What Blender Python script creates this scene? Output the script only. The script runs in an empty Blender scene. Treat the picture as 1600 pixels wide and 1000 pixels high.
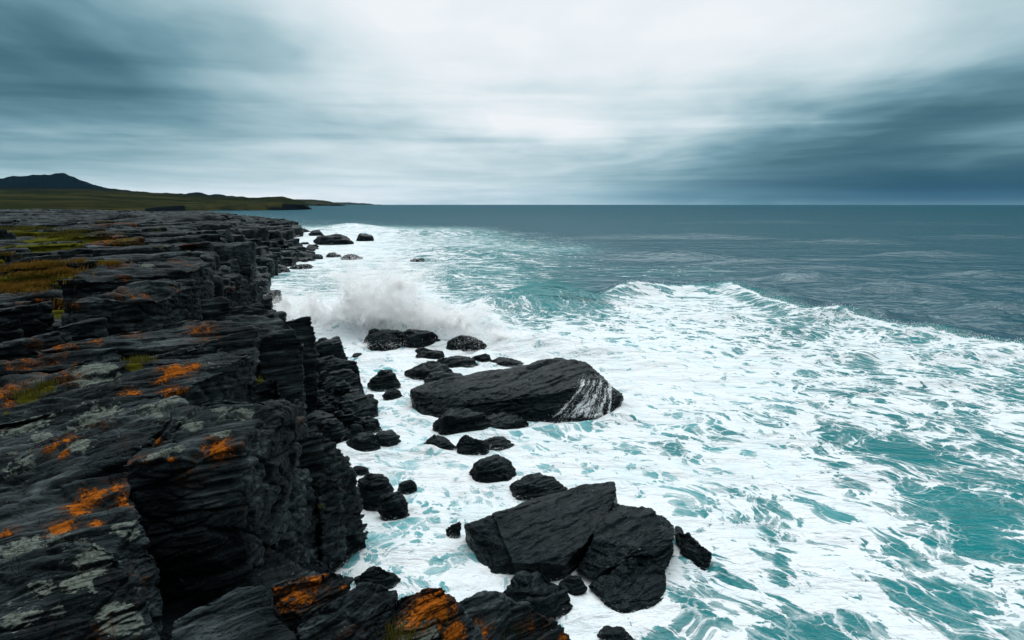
import bpy, bmesh, math, random
import numpy as np
from mathutils import Vector

SC = bpy.context.scene
COL = SC.collection
rad = math.radians
random.seed(7)

# ------------------------------------------------------------------ camera
FPX, HC, PITCH = 1067.0, 9.0, rad(9.6)          # focal length in photo pixels, eye height over the sea, tilt
cp, sp = math.cos(PITCH), math.sin(PITCH)
cam = bpy.data.cameras.new('camera')
cam.sensor_width = 36.0
cam.lens = 36.0 * FPX / 1600.0
cam.clip_start, cam.clip_end = 0.1, 200000.0
camo = bpy.data.objects.new('camera', cam)
COL.objects.link(camo)
camo.location = (0, 0, HC)
camo.rotation_euler = (math.pi / 2 - PITCH, 0, rad(0.08))
SC.camera = camo


def ray(px, py):
    a, b = (px - 800) / FPX, (500 - py) / FPX
    return np.array([a, cp + b * sp, -sp + b * cp])


def U(px, py, z):
    """point of the place at height z that the photo shows at px, py"""
    d = ray(px, py)
    t = (z - HC) / d[2]
    return np.array([d[0] * t, d[1] * t, z])


def proj(P):
    P = np.asarray(P, float)
    y, z = P[..., 1], P[..., 2] - HC
    dep = y * cp - z * sp
    dep = np.where(dep < 0.05, 0.05, dep)
    return 800 + FPX * P[..., 0] / dep, 500 - FPX * (y * sp + z * cp) / dep, dep


# ------------------------------------------------------------------ numpy noise
_rng = np.random.RandomState(11)
_perm = _rng.permutation(256).astype(np.int32)
_perm = np.concatenate([_perm, _perm, _perm])
_g = _rng.normal(size=(256, 3)).astype(np.float32)
_g /= np.linalg.norm(_g, axis=1)[:, None]
_rv = _rng.rand(256, 4).astype(np.float32)


def _h(ix, iy, iz):
    return _perm[_perm[_perm[ix & 255] + (iy & 255)] + (iz & 255)]


def perlin(p, seed=0):
    p = np.asarray(p, np.float32) + np.float32(seed * 17.31)
    i = np.floor(p).astype(np.int32)
    f = (p - i).astype(np.float32)
    u = f * f * f * (f * (f * 6 - 15) + 10)
    out = 0
    for dx in (0, 1):
        wx = u[:, 0] if dx else 1 - u[:, 0]
        for dy in (0, 1):
            wy = u[:, 1] if dy else 1 - u[:, 1]
            for dz in (0, 1):
                wz = u[:, 2] if dz else 1 - u[:, 2]
                g = _g[_h(i[:, 0] + dx, i[:, 1] + dy, i[:, 2] + dz)]
                d = g[:, 0] * (f[:, 0] - dx) + g[:, 1] * (f[:, 1] - dy) + g[:, 2] * (f[:, 2] - dz)
                out = out + wx * wy * wz * d
    return out * 1.6


def fbm(p, octaves=4, seed=0, gain=0.5):
    s, a, t = 0, 1.0, 0
    p = np.asarray(p, np.float32)
    for k in range(octaves):
        s = s + a * perlin(p * (2.03 ** k), seed + k)
        t += a
        a *= gain
    return s / t * 1.3


def ridged(p, octaves=3, seed=0):
    s, a, t = 0, 1.0, 0
    p = np.asarray(p, np.float32)
    for k in range(octaves):
        s = s + a * (1 - np.abs(perlin(p * (2.1 ** k), seed + k)) * 1.6)
        t += a
        a *= 0.5
    return s / t


def worley(p, seed=0, dims=3, jit=0.9):
    """F1, F2, four random numbers and the centre of the nearest cell"""
    p = np.asarray(p, np.float32)
    n = len(p)
    F1 = np.full(n, 9, np.float32)
    F2 = np.full(n, 9, np.float32)
    ID = np.zeros(n, np.int32)
    CC = np.zeros((n, 3), np.float32)
    for s in range(0, n, 250000):
        q = p[s:s + 250000] + np.float32(seed * 13.7)
        i = np.floor(q).astype(np.int32)
        f1 = np.full(len(q), 9, np.float32)
        f2 = f1.copy()
        idd = np.zeros(len(q), np.int32)
        cc = np.zeros((len(q), 3), np.float32)
        for dx in (-1, 0, 1):
            for dy in (-1, 0, 1):
                for dz in ((-1, 0, 1) if dims == 3 else (0,)):
                    h = _h(i[:, 0] + dx, i[:, 1] + dy, i[:, 2] + dz)
                    c = np.empty((len(q), 3), np.float32)
                    c[:, 0] = i[:, 0] + dx + 0.5 + (_rv[h, 0] - .5) * jit
                    c[:, 1] = i[:, 1] + dy + 0.5 + (_rv[h, 1] - .5) * jit
                    c[:, 2] = (i[:, 2] + dz + 0.5 + (_rv[h, 2] - .5) * jit) if dims == 3 else q[:, 2]
                    d = np.sqrt(((c - q) ** 2).sum(1))
                    m = d < f1
                    f2 = np.where(m, f1, np.minimum(f2, d))
                    f1 = np.where(m, d, f1)
                    idd = np.where(m, h, idd)
                    cc[m] = c[m]
        F1[s:s + 250000], F2[s:s + 250000], ID[s:s + 250000] = f1, f2, idd
        CC[s:s + 250000] = cc - np.float32(seed * 13.7)
    return F1, F2, _rv[ID], CC


def smooth(a, b, x):
    t = np.clip((x - a) / (b - a), 0, 1)
    return t * t * (3 - 2 * t)


def seg_dist(P, poly, closed=False):
    """distance of every 2-D point to a polyline"""
    poly = np.asarray(poly, float)
    n = len(poly)
    best = np.full(len(P), 1e9)
    for k in range(n if closed else n - 1):
        a, b = poly[k], poly[(k + 1) % n]
        ab = b - a
        t = np.clip(((P - a) @ ab) / max(ab @ ab, 1e-9), 0, 1)
        d = np.hypot(P[:, 0] - a[0] - t * ab[0], P[:, 1] - a[1] - t * ab[1])
        best = np.minimum(best, d)
    return best


def inside(P, poly):
    poly = np.asarray(poly, float)
    r = np.zeros(len(P), bool)
    n = len(poly)
    for k in range(n):
        (x1, y1), (x2, y2) = poly[k], poly[(k + 1) % n]
        if y1 == y2:
            continue
        c = (y1 > P[:, 1]) != (y2 > P[:, 1])
        r ^= c & (P[:, 0] < (x2 - x1) * (P[:, 1] - y1) / (y2 - y1) + x1)
    return r


# ------------------------------------------------------------------ mesh helpers
def raw_mesh(name, V, F, smooth_=True):
    """V (n,3), F (m,k) with k = 3 or 4"""
    V = np.ascontiguousarray(V, np.float32)
    F = np.ascontiguousarray(F, np.int32)
    me = bpy.data.meshes.new(name)
    k = F.shape[1]
    me.vertices.add(len(V))
    me.vertices.foreach_set('co', V.ravel())
    me.loops.add(F.size)
    me.loops.foreach_set('vertex_index', F.ravel())
    me.polygons.add(len(F))
    me.polygons.foreach_set('loop_start', np.arange(0, F.size, k, dtype=np.int32))
    me.polygons.foreach_set('use_smooth', np.full(len(F), smooth_, bool))
    me.update(calc_edges=True)
    return me


def attr(me, name, a, kind='FLOAT'):
    at = me.attributes.new(name, kind, 'POINT')
    at.data.foreach_set('value' if kind == 'FLOAT' else 'vector', np.ascontiguousarray(a, np.float32).ravel())


def link(name, me, mat, label=None, cat=None, group=None, kind=None, parent=None):
    o = bpy.data.objects.new(name, me)
    COL.objects.link(o)
    if mat is not None:
        me.materials.append(mat)
    if label:
        o['label'] = label
    if cat:
        o['category'] = cat
    if group:
        o['group'] = group
    if kind:
        o['kind'] = kind
    if parent is not None:
        o.parent = parent
    return o


def grid_faces(nr, nc):
    i = np.arange((nr - 1) * nc).reshape(nr - 1, nc)[:, :-1].ravel()
    return np.stack([i, i + 1, i + nc + 1, i + nc], 1)


# ------------------------------------------------------------------ node helpers
class NT:
    def __init__(self, tree):
        self.t = tree
        self.t.nodes.clear()

    def n(self, typ, **kw):
        nd = self.t.nodes.new(typ)
        ins = kw.pop('ins', {})
        for k, v in kw.items():
            setattr(nd, k, v)
        for k, v in ins.items():
            self.set(nd.inputs[k], v)
        return nd

    def set(self, sock, v):
        if isinstance(v, bpy.types.NodeSocket):
            self.t.links.new(v, sock)
        elif v is not None:
            sock.default_value = v

    def m(self, op, a, b=None, c=None, clamp=False):
        nd = self.n('ShaderNodeMath', operation=op, use_clamp=clamp)
        for s, v in zip(nd.inputs, (a, b, c)):
            if v is not None:
                self.set(s, v)
        return nd.outputs[0]

    def vm(self, op, a, b=None):
        nd = self.n('ShaderNodeVectorMath', operation=op)
        self.set(nd.inputs[0], a)
        if b is not None:
            self.set(nd.inputs[3] if op == 'SCALE' else nd.inputs[1], b)
        return nd.outputs['Value'] if op in ('LENGTH', 'DOT_PRODUCT', 'DISTANCE') else nd.outputs[0]

    def sstep(self, x, a, b, lo=0.0, hi=1.0):
        nd = self.n('ShaderNodeMapRange', interpolation_type='SMOOTHSTEP')
        for k, v in zip(range(5), (x, a, b, lo, hi)):
            self.set(nd.inputs[k], v)
        return nd.outputs[0]

    def mix(self, f, a, b):
        nd = self.n('ShaderNodeMix', data_type='RGBA')
        self.set(nd.inputs[0], f)
        self.set(nd.inputs[6], a if not isinstance(a, tuple) or len(a) == 4 else a + (1,))
        self.set(nd.inputs[7], b if not isinstance(b, tuple) or len(b) == 4 else b + (1,))
        return nd.outputs[2]

    def ramp(self, f, stops, interp='LINEAR'):
        nd = self.n('ShaderNodeValToRGB')
        cr = nd.color_ramp
        cr.interpolation = interp
        while len(cr.elements) < len(stops):
            cr.elements.new(0.5)
        for e, (p, c) in zip(cr.elements, stops):
            e.position = p
            e.color = c + (1,) if len(c) == 3 else c
        self.set(nd.inputs[0], f)
        return nd.outputs[0]

    def noise(self, v, scale, detail=4, rough=0.55, dist=0.0, lac=2.0):
        nd = self.n('ShaderNodeTexNoise', ins={'Vector': v, 'Scale': scale, 'Detail': detail, 'Roughness': rough,
                                               'Distortion': dist, 'Lacunarity': lac})
        return nd.outputs[0]

    def voro(self, v, scale, feature='F1', rnd=1.0):
        nd = self.n('ShaderNodeTexVoronoi', feature=feature, ins={'Vector': v, 'Scale': scale, 'Randomness': rnd})
        return nd.outputs[0]

    def attr(self, name, vec=False):
        nd = self.n('ShaderNodeAttribute', attribute_name=name)
        return nd.outputs['Vector'] if vec else nd.outputs['Fac']

    def bump(self, h, strength, dist, normal=None):
        nd = self.n('ShaderNodeBump', ins={'Height': h, 'Strength': strength, 'Distance': dist})
        if normal is not None:
            self.set(nd.inputs['Normal'], normal)
        return nd.outputs[0]


def material(name):
    m = bpy.data.materials.new(name)
    m.use_nodes = True
    return m, NT(m.node_tree)


def principled(T, **ins):
    b = T.n('ShaderNodeBsdfPrincipled')
    for k, v in ins.items():
        T.set(b.inputs[k.replace('_', ' ')], v)
    return b


def out(T, sh, vol=False):
    o = T.n('ShaderNodeOutputMaterial')
    T.t.links.new(sh, o.inputs['Volume' if vol else 'Surface'])
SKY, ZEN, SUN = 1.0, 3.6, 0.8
# ------------------------------------------------------------------ sky and light
SUN_EL, SUN_AZ = rad(52), rad(8)       # azimuth from +Y towards +X: the brightest part of the cloud
W = bpy.data.worlds.new('World')
SC.world = W
W.use_nodes = True
T = NT(W.node_tree)
tc = T.n('ShaderNodeTexCoord').outputs['Generated']
dirv = T.vm('NORMALIZE', tc)
sx = T.n('ShaderNodeSeparateXYZ', ins={0: dirv})
X, Y, Z = sx.outputs
AZ = T.m('ARCTAN2', X, Y)
EL = T.m('ARCSINE', Z)
# cloud deck seen in perspective: a flat layer overhead
dz = T.m('ADD', T.m('MAXIMUM', Z, 0.0), 0.09)
cx, cy = T.m('DIVIDE', X, dz), T.m('DIVIDE', Y, dz)
cv = T.n('ShaderNodeCombineXYZ', ins={0: cx, 1: T.m('MULTIPLY', cy, 0.6), 2: 0.3}).outputs[0]
n1 = T.noise(cv, 0.55, 4, 0.5, 0.6)
n2 = T.noise(cv, 1.7, 4, 0.5, 0.3)
# thin level streaks low over the horizon
lv = T.n('ShaderNodeCombineXYZ', ins={0: T.m('MULTIPLY', AZ, 1.6), 1: T.m('MULTIPLY', EL, 26.0), 2: 0.0}).outputs[0]
n3 = T.noise(lv, 1.0, 4, 0.55, 0.5)
low = T.sstep(EL, 0.05, 0.26, 1.0, 0.0)


def zbright(e):
    return T.sstep(e, .5, 1.0)


def azel(px, py):
    d = ray(px, py)
    d = d / np.linalg.norm(d)
    return math.atan2(d[0], d[1]), math.asin(d[2])


B = T.m('ADD', 0.80, T.m('MULTIPLY', T.m('SUBTRACT', n1, 0.5), 0.24))
B = T.m('ADD', B, T.m('MULTIPLY', T.m('SUBTRACT', n2, 0.5), 0.20))
B = T.m('ADD', B, T.m('MULTIPLY', T.m('MULTIPLY', T.m('SUBTRACT', n3, 0.5), low), 0.72))
wob = T.m('MULTIPLY', T.m('SUBTRACT', n1, 0.5), 0.30)
wob2 = T.m('MULTIPLY', T.m('SUBTRACT', n2, 0.5), 0.10)
# where the deck is thick and where it is thin: (centre in the picture, half sizes, tilt, amount)
CLOUDS = [
    (90, 125, 230, 80, 6, -0.42), (330, 150, 160, 60, 0, 0.05), (10, 10, 240, 80, 0, -0.17), (-60, 120, 200, 150, 0, -0.10),
    (620, 215, 300, 40, -4, -0.08), (300, 40, 200, 60, 0, -0.04),
    (600, 20, 260, 100, 0, 0.10), (790, -60, 420, 150, 0, 0.12), (760, 110, 240, 60, -10, 0.03),
    (1180, 40, 330, 90, 10, 0.08), (1000, 150, 300, 40, -6, -0.05), (900, 212, 150, 26, -8, 0.16), (760, 290, 280, 22, 0, 0.08), (420, 305, 320, 18, 0, 0.10),
    (1580, 40, 220, 70, 30, -0.10), (1580, 140, 260, 50, 10, -0.18), (1450, 190, 330, 40, 6, -0.20),
    (1580, 250, 340, 50, 0, -0.26), (1500, 295, 480, 26, 0, -0.22), (1150, 290, 240, 24, 0, -0.07),
    (1320, 250, 260, 16, 0, -0.06), (120, 262, 420, 24, 0, -0.02), (30, 215, 260, 26, 0, 0.07),
]
for (px, py, rx, ry, tilt, amp) in CLOUDS:
    a0, e0 = azel(px, py)
    da = T.m('ADD', T.m('SUBTRACT', AZ, a0), wob)
    de = T.m('ADD', T.m('SUBTRACT', EL, e0), T.m('MULTIPLY', wob2, min(1.0, ry / 80)))
    c, s = math.cos(rad(tilt)), math.sin(rad(tilt))
    u = T.m('ADD', T.m('MULTIPLY', da, c * FPX / rx), T.m('MULTIPLY', de, s * FPX / rx))
    v = T.m('ADD', T.m('MULTIPLY', de, c * FPX / ry), T.m('MULTIPLY', da, -s * FPX / ry))
    r2 = T.m('ADD', T.m('MULTIPLY', u, u), T.m('MULTIPLY', v, v))
    B = T.m('ADD', B, T.m('MULTIPLY', T.m('EXPONENT', T.m('MULTIPLY', r2, -0.7)), amp))
col = T.ramp(B, [(0.0, (.0095, .070, .122)), (0.25, (.061, .156, .202)), (0.45, (.156, .305, .371)),
                 (0.65, (.352, .515, .578)), (0.85, (.658, .768, .814)), (1.0, (.855, .896, .93))])
# blue rain band on the sea horizon to the right
ab, eb = azel(1560, 292)
band = T.m('MULTIPLY', T.sstep(AZ, azel(900, 300)[0], azel(1500, 300)[0]),
           T.m('MULTIPLY', T.sstep(EL, 0.062, 0.022), T.sstep(EL, -0.002, 0.012, 0.55, 1.0)))
col = T.mix(T.m('MULTIPLY', band, 0.95), col, (.001, .052, .098))
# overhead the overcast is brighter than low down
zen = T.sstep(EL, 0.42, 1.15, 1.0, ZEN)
# added dimming of the unseen sky behind the camera, so facing rock stays dark
back_dim = T.m('MULTIPLY', T.sstep(Y, 0.35, -0.45, 0.0, 1.0), T.sstep(EL, 1.45, 1.0))
colv = T.vm('SCALE', T.mix(zbright(EL), col, (.95, .97, .975)), T.m('MULTIPLY', zen, T.m('SUBTRACT', 1.0, T.m('MULTIPLY', back_dim, .72))))
sky = T.n('ShaderNodeTexSky', sky_type='NISHITA', sun_disc=False, sun_elevation=SUN_EL, sun_rotation=SUN_AZ,
          air_density=1.0, dust_density=2.0).outputs[0]
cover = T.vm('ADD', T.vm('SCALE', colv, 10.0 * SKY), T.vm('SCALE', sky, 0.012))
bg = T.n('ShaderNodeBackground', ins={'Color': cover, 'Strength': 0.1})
o = T.n('ShaderNodeOutputWorld')
T.t.links.new(bg.outputs[0], o.inputs['Surface'])
W.cycles.sampling_method = 'MANUAL'
W.cycles.sample_map_resolution = 1024

L = bpy.data.lights.new('sun', 'SUN')
L.energy, L.angle, L.color = SUN, rad(40), (1.0, 0.985, 0.965)
so = bpy.data.objects.new('sun', L)
COL.objects.link(so)
sd = Vector((math.sin(SUN_AZ) * math.cos(SUN_EL), math.cos(SUN_AZ) * math.cos(SUN_EL), math.sin(SUN_EL)))
so.rotation_euler = sd.to_track_quat('Z', 'Y').to_euler()

SC.view_settings.view_transform = 'Standard'
SC.view_settings.look = 'None'
SC.view_settings.exposure = 0.0
SC.view_settings.gamma = 1.0
SC.render.engine = 'CYCLES'
SC.cycles.use_denoising = True
SC.cycles.max_bounces = 12
SC.cycles.diffuse_bounces = 9
SC.cycles.volume_bounces = 3
SC.cycles.transparent_max_bounces = 16
# ------------------------------------------------------------------ sea
rr = [5.0]
while rr[-1] < 25000:
    r = rr[-1]
    rr.append(r + min(max(0.032, 0.75 * r * r / 6147.0), 0.06 * r + 0.03))
rr = np.array(rr)
th = np.linspace(rad(-52), rad(56), 1250)
NR, NC = len(rr), len(th)
R2, T2 = np.meshgrid(rr, th, indexing='ij')
SX, SY = (R2 * np.sin(T2)).ravel(), (R2 * np.cos(T2)).ravel()
SR = R2.ravel()
DR = np.repeat(np.gradient(rr), NC)
SP = np.stack([SX, SY], 1)
spx, spy, _ = proj(np.stack([SX, SY, 0 * SX], 1))

# how much of the surface is foam, by place (rows and columns name the places by where the photo shows them)
cxs = np.array([400, 450, 500, 550, 600, 650, 700, 800, 900, 1000, 1100, 1200, 1300, 1400, 1500, 1600])
COV = [
    (322, [0] * 16), (340, [.15, .1, .05, 0, 0, 0, 0, 0, 0, 0, 0, 0, 0, 0, 0, 0]),
    (351, [.3, .2, .15, .2, .1, .05, 0, 0, 0, 0, 0, 0, 0, 0, 0, 0]),
    (358, [.5, .6, .6, .85, .75, .45, .45, .05, 0, 0, 0, 0, 0, 0, 0, 0]),
    (370, [.95, .95, .95, .95, .85, .62, .58, .22, 0, 0, 0, 0, 0, 0, 0, 0]),
    (390, [.95, .95, .95, .95, .9, .75, .6, .48, .32, .0, 0, 0, 0, 0, 0, 0]),
    (408, [.95, .95, .9, .88, .85, .7, .42, .34, .2, .0, 0, 0, 0, 0, 0, 0]),
    (430, [.6, .6, .6, .7, .75, .6, .36, .34, .20, .30, .3, .0, 0, 0, 0, 0]),
    (450, [.85, .65, .5, .8, 1, .9, .5, .42, .24, .62, .75, .7, .6, .6, .6, .6]),
    (470, [1, .95, .9, .95, 1, 1, .66, .46, .26, .74, .72, .55, .55, .6, .6, .6]),
    (500, [1, 1, 1, 1, 1, 1, 1, .66, .62, .78, .78, .6, .62, .6, .6, .6]),
    (530, [1, 1, 1, .95, 1, 1, 1, .95, .8, .84, .80, .68, .62, .78, .8, .8]),
    (550, [1, 1, .95, .86, .95, 1, 1, 1, .96, .92, .84, .78, .70, .72, .72, .72]),
    (600, [.9, .9, .85, .8, .86, .95, 1, 1, 1, 1, .96, .88, .80, .72, .70, .58]),
    (650, [.9, .9, .85, .8, .78, .9, .9, .9, .9, .94, .88, .88, .72, .74, .70, .62]),
    (700, [.9, .9, .85, .8, .76, .8, .84, .84, .82, .84, .86, .88, .62, .54, .6, .58]),
    (750, [.9, .9, .85, .8, .82, .8, .82, .88, .86, .88, .90, .82, .80, .64, .54, .56]),
    (800, [.8, .8, .8, .76, .72, .76, .78, .85, .85, .82, .78, .78, .86, .76, .50, .58]),
    (850, [.7, .7, .7, .66, .64, .7, .76, .8, .85, .9, .85, .74, .84, .76, .60, .52]),
    (900, [.7, .7, .7, .7, .70, .62, .72, .8, .85, .85, .66, .74, .82, .70, .64, .66]),
    (950, [.7, .7, .7, .7, .72, .72, .74, .8, .82, .74, .55, .64, .76, .70, .62, .64]),
    (1000, [.7, .7, .7, .7, .7, .7, .7, .8, .85, .7, .48, .50, .58, .66, .70, .72]),
    (1100, [.7] * 16),
]
cys = np.array([c[0] for c in COV], float)
CG = np.array([c[1] for c in COV], float)


def sample_cov(px, py):
    fx = np.interp(np.clip(px, 400, 1600), cxs, np.arange(len(cxs)))
    fy = np.interp(np.clip(py, 322, 1100), cys, np.arange(len(cys)))
    x0 = np.minimum(fx.astype(int), len(cxs) - 2)
    y0 = np.minimum(fy.astype(int), len(cys) - 2)
    tx, ty = fx - x0, fy - y0
    return ((CG[y0, x0] * (1 - tx) + CG[y0, x0 + 1] * tx) * (1 - ty) +
            (CG[y0 + 1, x0] * (1 - tx) + CG[y0 + 1, x0 + 1] * tx) * ty)


# the breaking crest that ends the white water
CRPX = [(700, 476), (790, 470), (905, 470), (960, 464), (1010, 460), (1070, 457), (1140, 458), (1180, 470), (1250, 496), (1320, 508), (1400, 524),
        (1480, 536), (1560, 549), (1660, 566), (1900, 600)]
CR = np.array([U(x, y, 0)[:2] for x, y in CRPX])
pw = perlin(np.stack([SX * .25, SY * .25, 0 * SX], 1), 3)
pw2 = perlin(np.stack([SX * .9, SY * .9, 0 * SX], 1), 4)
cd = seg_dist(SP, CR)
land_side = inside(SP, np.vstack([CR, [[60, 0], [0, -40], [-60, -40], [-60, 75]]]))
cd = np.where(land_side, -cd, cd) + (pw * .5 + pw2 * .25) * smooth(200, 60, SR)
ridge_on = smooth(905, 975, spx) * smooth(0, 1, SR)
crest_amp = (0.85 + 0.5 * perlin(np.stack([SX * .13, SY * .13, 0 * SX], 1), 9)) * ridge_on
hcrest = np.where(cd > 0, np.exp(-(cd / 4.5) ** 2), np.exp(-(cd / 1.9) ** 2)) * np.clip(crest_amp, .25, 2)


def hump(px, py, h, lx, ly, back=1.8):
    c = U(px, py, 0)
    dx, dy = SX - c[0], SY - c[1]
    dy = dy + 0.05 * dx + .12 * ly * pw
    prof = np.where(dy > 0, np.exp(-(dy / (ly * back)) ** 2), np.exp(-(dy / ly) ** 2))
    return h * prof * np.exp(-(dx / lx) ** 2)


H = hcrest.copy()
HUMPS = [(868, 478, 1.75, 5.0, 1.8), (800, 484, .9, 4, 2), (730, 404, 1.5, 13, 5), (690, 400, .8, 9, 4), (840, 412, .8, 9, 4),
         (545, 362, 2.6, 14, 7), (640, 366, 1.5, 40, 8), (700, 432, .6, 6, 2), (760, 448, .5, 5, 2), (860, 398, .6, 14, 4),
         (1258, 441, 1.35, 5.0, 1.7), (1065, 405, 1.3, 9, 2.6), (960, 404, .6, 12, 3), (1190, 413, 1.1, 8, 2.2), (1340, 420, .6, 8, 2.5),
         (1540, 433, 1.1, 7, 1.8), (1565, 490, .8, 3.4, 1.1), (1480, 470, .35, 4, 1.5), (1400, 452, .6, 5, 1.4), (1330, 380, 1.2, 16, 4), (1120, 372, 1.2, 18, 5), (1550, 372, 1.2, 18, 5), (960, 372, 1.0, 18, 5), (1480, 350, 1.6, 40, 9), (1200, 348, 1.6, 45, 9), (1100, 425, .45, 8, 2), (1450, 401, 1.1, 12, 2.6),
         (1340, 506, .75, 3.5, 1.0), (1160, 455, .55, 3, 1.0), (1000, 462, .35, 3, 1.2), (1230, 520, .45, 3, 1.2), (1130, 500, .5, 3.4, 1.4),
         (1330, 560, .4, 3, 1.2), (1500, 560, .5, 3, 1.1), (1440, 600, .35, 3, 1.2), (600, 514, 1.3, 4.0, 1.6), (550, 518, .9, 3.0, 1.5), (500, 505, .6, 4, 2), (655, 518, 1.1, 3.4, 1.4), (705, 520, .9, 3, 1.3), (760, 526, .9, 3.0, 1.2),
         (850, 545, .9, 3.0, 1.2), (930, 560, .8, 3, 1.2), (700, 500, 1.1, 3.5, 1.5), (1010, 575, .5, 2.6, 1.2)]
for h_ in HUMPS:
    H += hump(*h_)


def layer(lx, ly, amp, seed, rot=0.0, rid=False):
    c, s = math.cos(rot), math.sin(rot)
    q = np.stack([(SX * c + SY * s) / lx, (SY * c - SX * s) / ly, 0 * SX + seed], 1)
    m = (SR < 900) & (DR < ly * 0.8)
    v = np.zeros(len(SX))
    e = perlin(q[m], seed)
    v[m] = (1 - np.abs(e) * 2 - .4) if rid else e
    return amp * v * np.clip(1.6 - DR / (ly * .5), 0, 1)


cov = sample_cov(spx, spy)
cov = cov * np.where(cd > 0, 1 - smooth(870, 960, spx + 20 * pw) * smooth(415, 440, spy), 1)
cov = np.where(SR > 2500, 0, cov)
# the lip is always white, its face shows a little green through the foam
cov = np.maximum(cov, ridge_on * np.exp(-((cd + .25) / .3) ** 2) * .95)
cov = cov - .30 * ridge_on * np.exp(-((cd + 1.5) / .7) ** 2) * smooth(.0, .5, pw + .2)
deep = smooth(.25, 0.0, cov)
H += (layer(17, 5.0, .38, 21, .06) + layer(7, 2.3, .34, 22, -.05, True) + layer(3.0, 1.05, .13, 23, .10, True)) * (.14 + .86 * deep)
H += (layer(1.7, 1.0, .09, 31, -1.0) + layer(.7, .45, .022, 32, -1.0) + layer(.24, .18, .008, 33) + layer(1.1, .8, .30, 34) * smooth(.93, 1, cov) * smooth(35, 42, SR) * smooth(65, 55, SR)) * (1 - deep) * (.4 + .6 * smooth(.4, 1, cov))
H *= smooth(900, 500, SR)

# foam is thickest where it is churned against the rocks
for (x0, y0, x1, y1, w) in [(640, 560, 970, 660, .9), (672, 635, 826, 712, .7), (725, 752, 1050, 972, .7), (772, 900, 895, 976, .5),
                            (1054, 826, 1113, 898, .4), (727, 718, 808, 760, .5), (792, 740, 888, 786, .5), (560, 508, 765, 562, 1.5),
                            (552, 740, 638, 812, .5), (535, 675, 627, 710, .6), (572, 578, 631, 627, .7)]:
    a, b = U((x0 + x1) / 2 - (x1 - x0) * .5, y1, 0), U((x0 + x1) / 2 + (x1 - x0) * .5, y1, 0)
    c = (a + b) / 2
    c[1] += (b[0] - a[0]) * .2
    rx, ry = (b[0] - a[0]) / 2, (b[0] - a[0]) * .34
    e = np.sqrt(((SX - c[0]) / rx) ** 2 + ((SY - c[1]) / ry) ** 2)
    dist = (e - 1) * np.minimum(rx, ry)
    H += .30 * np.clip(w, .4, 1) * np.exp(-((dist - .1) / (.55 * w)) ** 2) * np.clip(.55 + .9 * pw2 + .5 * pw, 0, 1.4)
    cov = np.maximum(cov, np.where(cov > .2, .95 * np.exp(-(np.maximum(dist + .1 * pw2, 0) / (w * .7)) ** 2), cov))

# the open holes of green water that stand out: (px, py, half length, half width, tilt in the picture, depth)
HOLES = [(1050, 698, 28, 15, 10, .42), (1130, 682, 36, 11, 8, .3), (1342, 578, 26, 11, 5, .42), (1240, 520, 30, 13, -5, .3), (1350, 690, 110, 17, 12, .32),
         (1430, 705, 70, 16, 8, .3), (1480, 660, 50, 12, 5, .3), (1520, 800, 60, 32, 30, .42), (1440, 790, 40, 20, 10, .32), (1550, 862, 70, 22, 25, .34),
         (1370, 855, 50, 14, 20, .22), (1430, 930, 90, 14, 26, .34), (1590, 780, 40, 40, 20, .3), (1190, 810, 24, 18, 30, .3), (1270, 990, 70, 26, 0, .36),
         (1220, 880, 18, 36, -20, .3), (1150, 770, 30, 10, 20, .18), (1120, 870, 14, 36, -25, .3), (1080, 930, 36, 36, 0, .3), (1185, 945, 40, 20, 20, .2),
         (630, 830, 40, 14, -35, .26), (690, 890, 24, 14, -10, .3), (650, 860, 36, 10, -30, .2), (860, 690, 40, 10, 10, .2), (975, 660, 36, 8, -15, .3),
         (1085, 640, 26, 7, 15, .25), (1160, 650, 40, 8, 12, .2), (1480, 590, 45, 14, 10, .3), (1580, 600, 30, 14, 0, .3), (1400, 535, 40, 8, 8, .2),
         (876, 464, 52, 17, -6, .6), (815, 474, 40, 9, 0, .25), (750, 466, 30, 7, 0, .25), (940, 490, 30, 10, 20, .2), (820, 500, 50, 14, 5, .2),
         (1370, 612, 36, 8, 8, .25), (1540, 690, 50, 14, 12, .25), (1260, 600, 40, 8, 10, .2)]
for (px, py, a, b, t, w) in HOLES:
    c, s = math.cos(rad(t)), math.sin(rad(t))
    wx, wy = spx + 14 * pw2, spy + 6 * pw
    u = ((wx - px) * c + (wy - py) * s) / a
    v = (-(wx - px) * s + (wy - py) * c) / b
    cov = cov - w * np.exp(-(u * u + v * v) * .8)
cov = np.clip(cov + .05 * pw * (cov > .15), 0, 1)

# 0 deep grey water, 1 green water full of bubbles, 2 milky
aer = smooth(.05, .45, sample_cov(spx, spy)) * np.where(cd > 0, 1 - smooth(870, 960, spx) * smooth(415, 440, spy), 1)
aer = np.maximum(aer, ridge_on * .8 * np.exp(-(np.maximum(cd, 0) / 1.2) ** 2) * (cd > -1))
aer *= smooth(1500, 250, SR) * .6 + .4
milk = smooth(.70, .98, cov) * .7 + smooth(1050, 600, spx) * smooth(560, 640, spy) * .55
aer = np.where(aer > .5, aer + np.clip(milk, 0, 1), aer)

# coordinates for the lace: drawn out along the run of the water, curled by eddies
al = rad(-60)
ca, sa = math.cos(al), math.sin(al)
wq = np.stack([SX, SY, 0 * SX], 1)
near = SR < 400
w1 = np.zeros((len(SX), 2))
w1[near, 0] = perlin(wq[near] * .33, 41) * .8 + perlin(wq[near] * .9, 43) * .28
w1[near, 1] = perlin(wq[near] * .33, 42) * .8 + perlin(wq[near] * .9, 44) * .28
ux, uy = SX + w1[:, 0], SY + w1[:, 1]
fuv = np.stack([(ux * ca + uy * sa) * .68, (-ux * sa + uy * ca), 0 * SX], 1)

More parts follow.
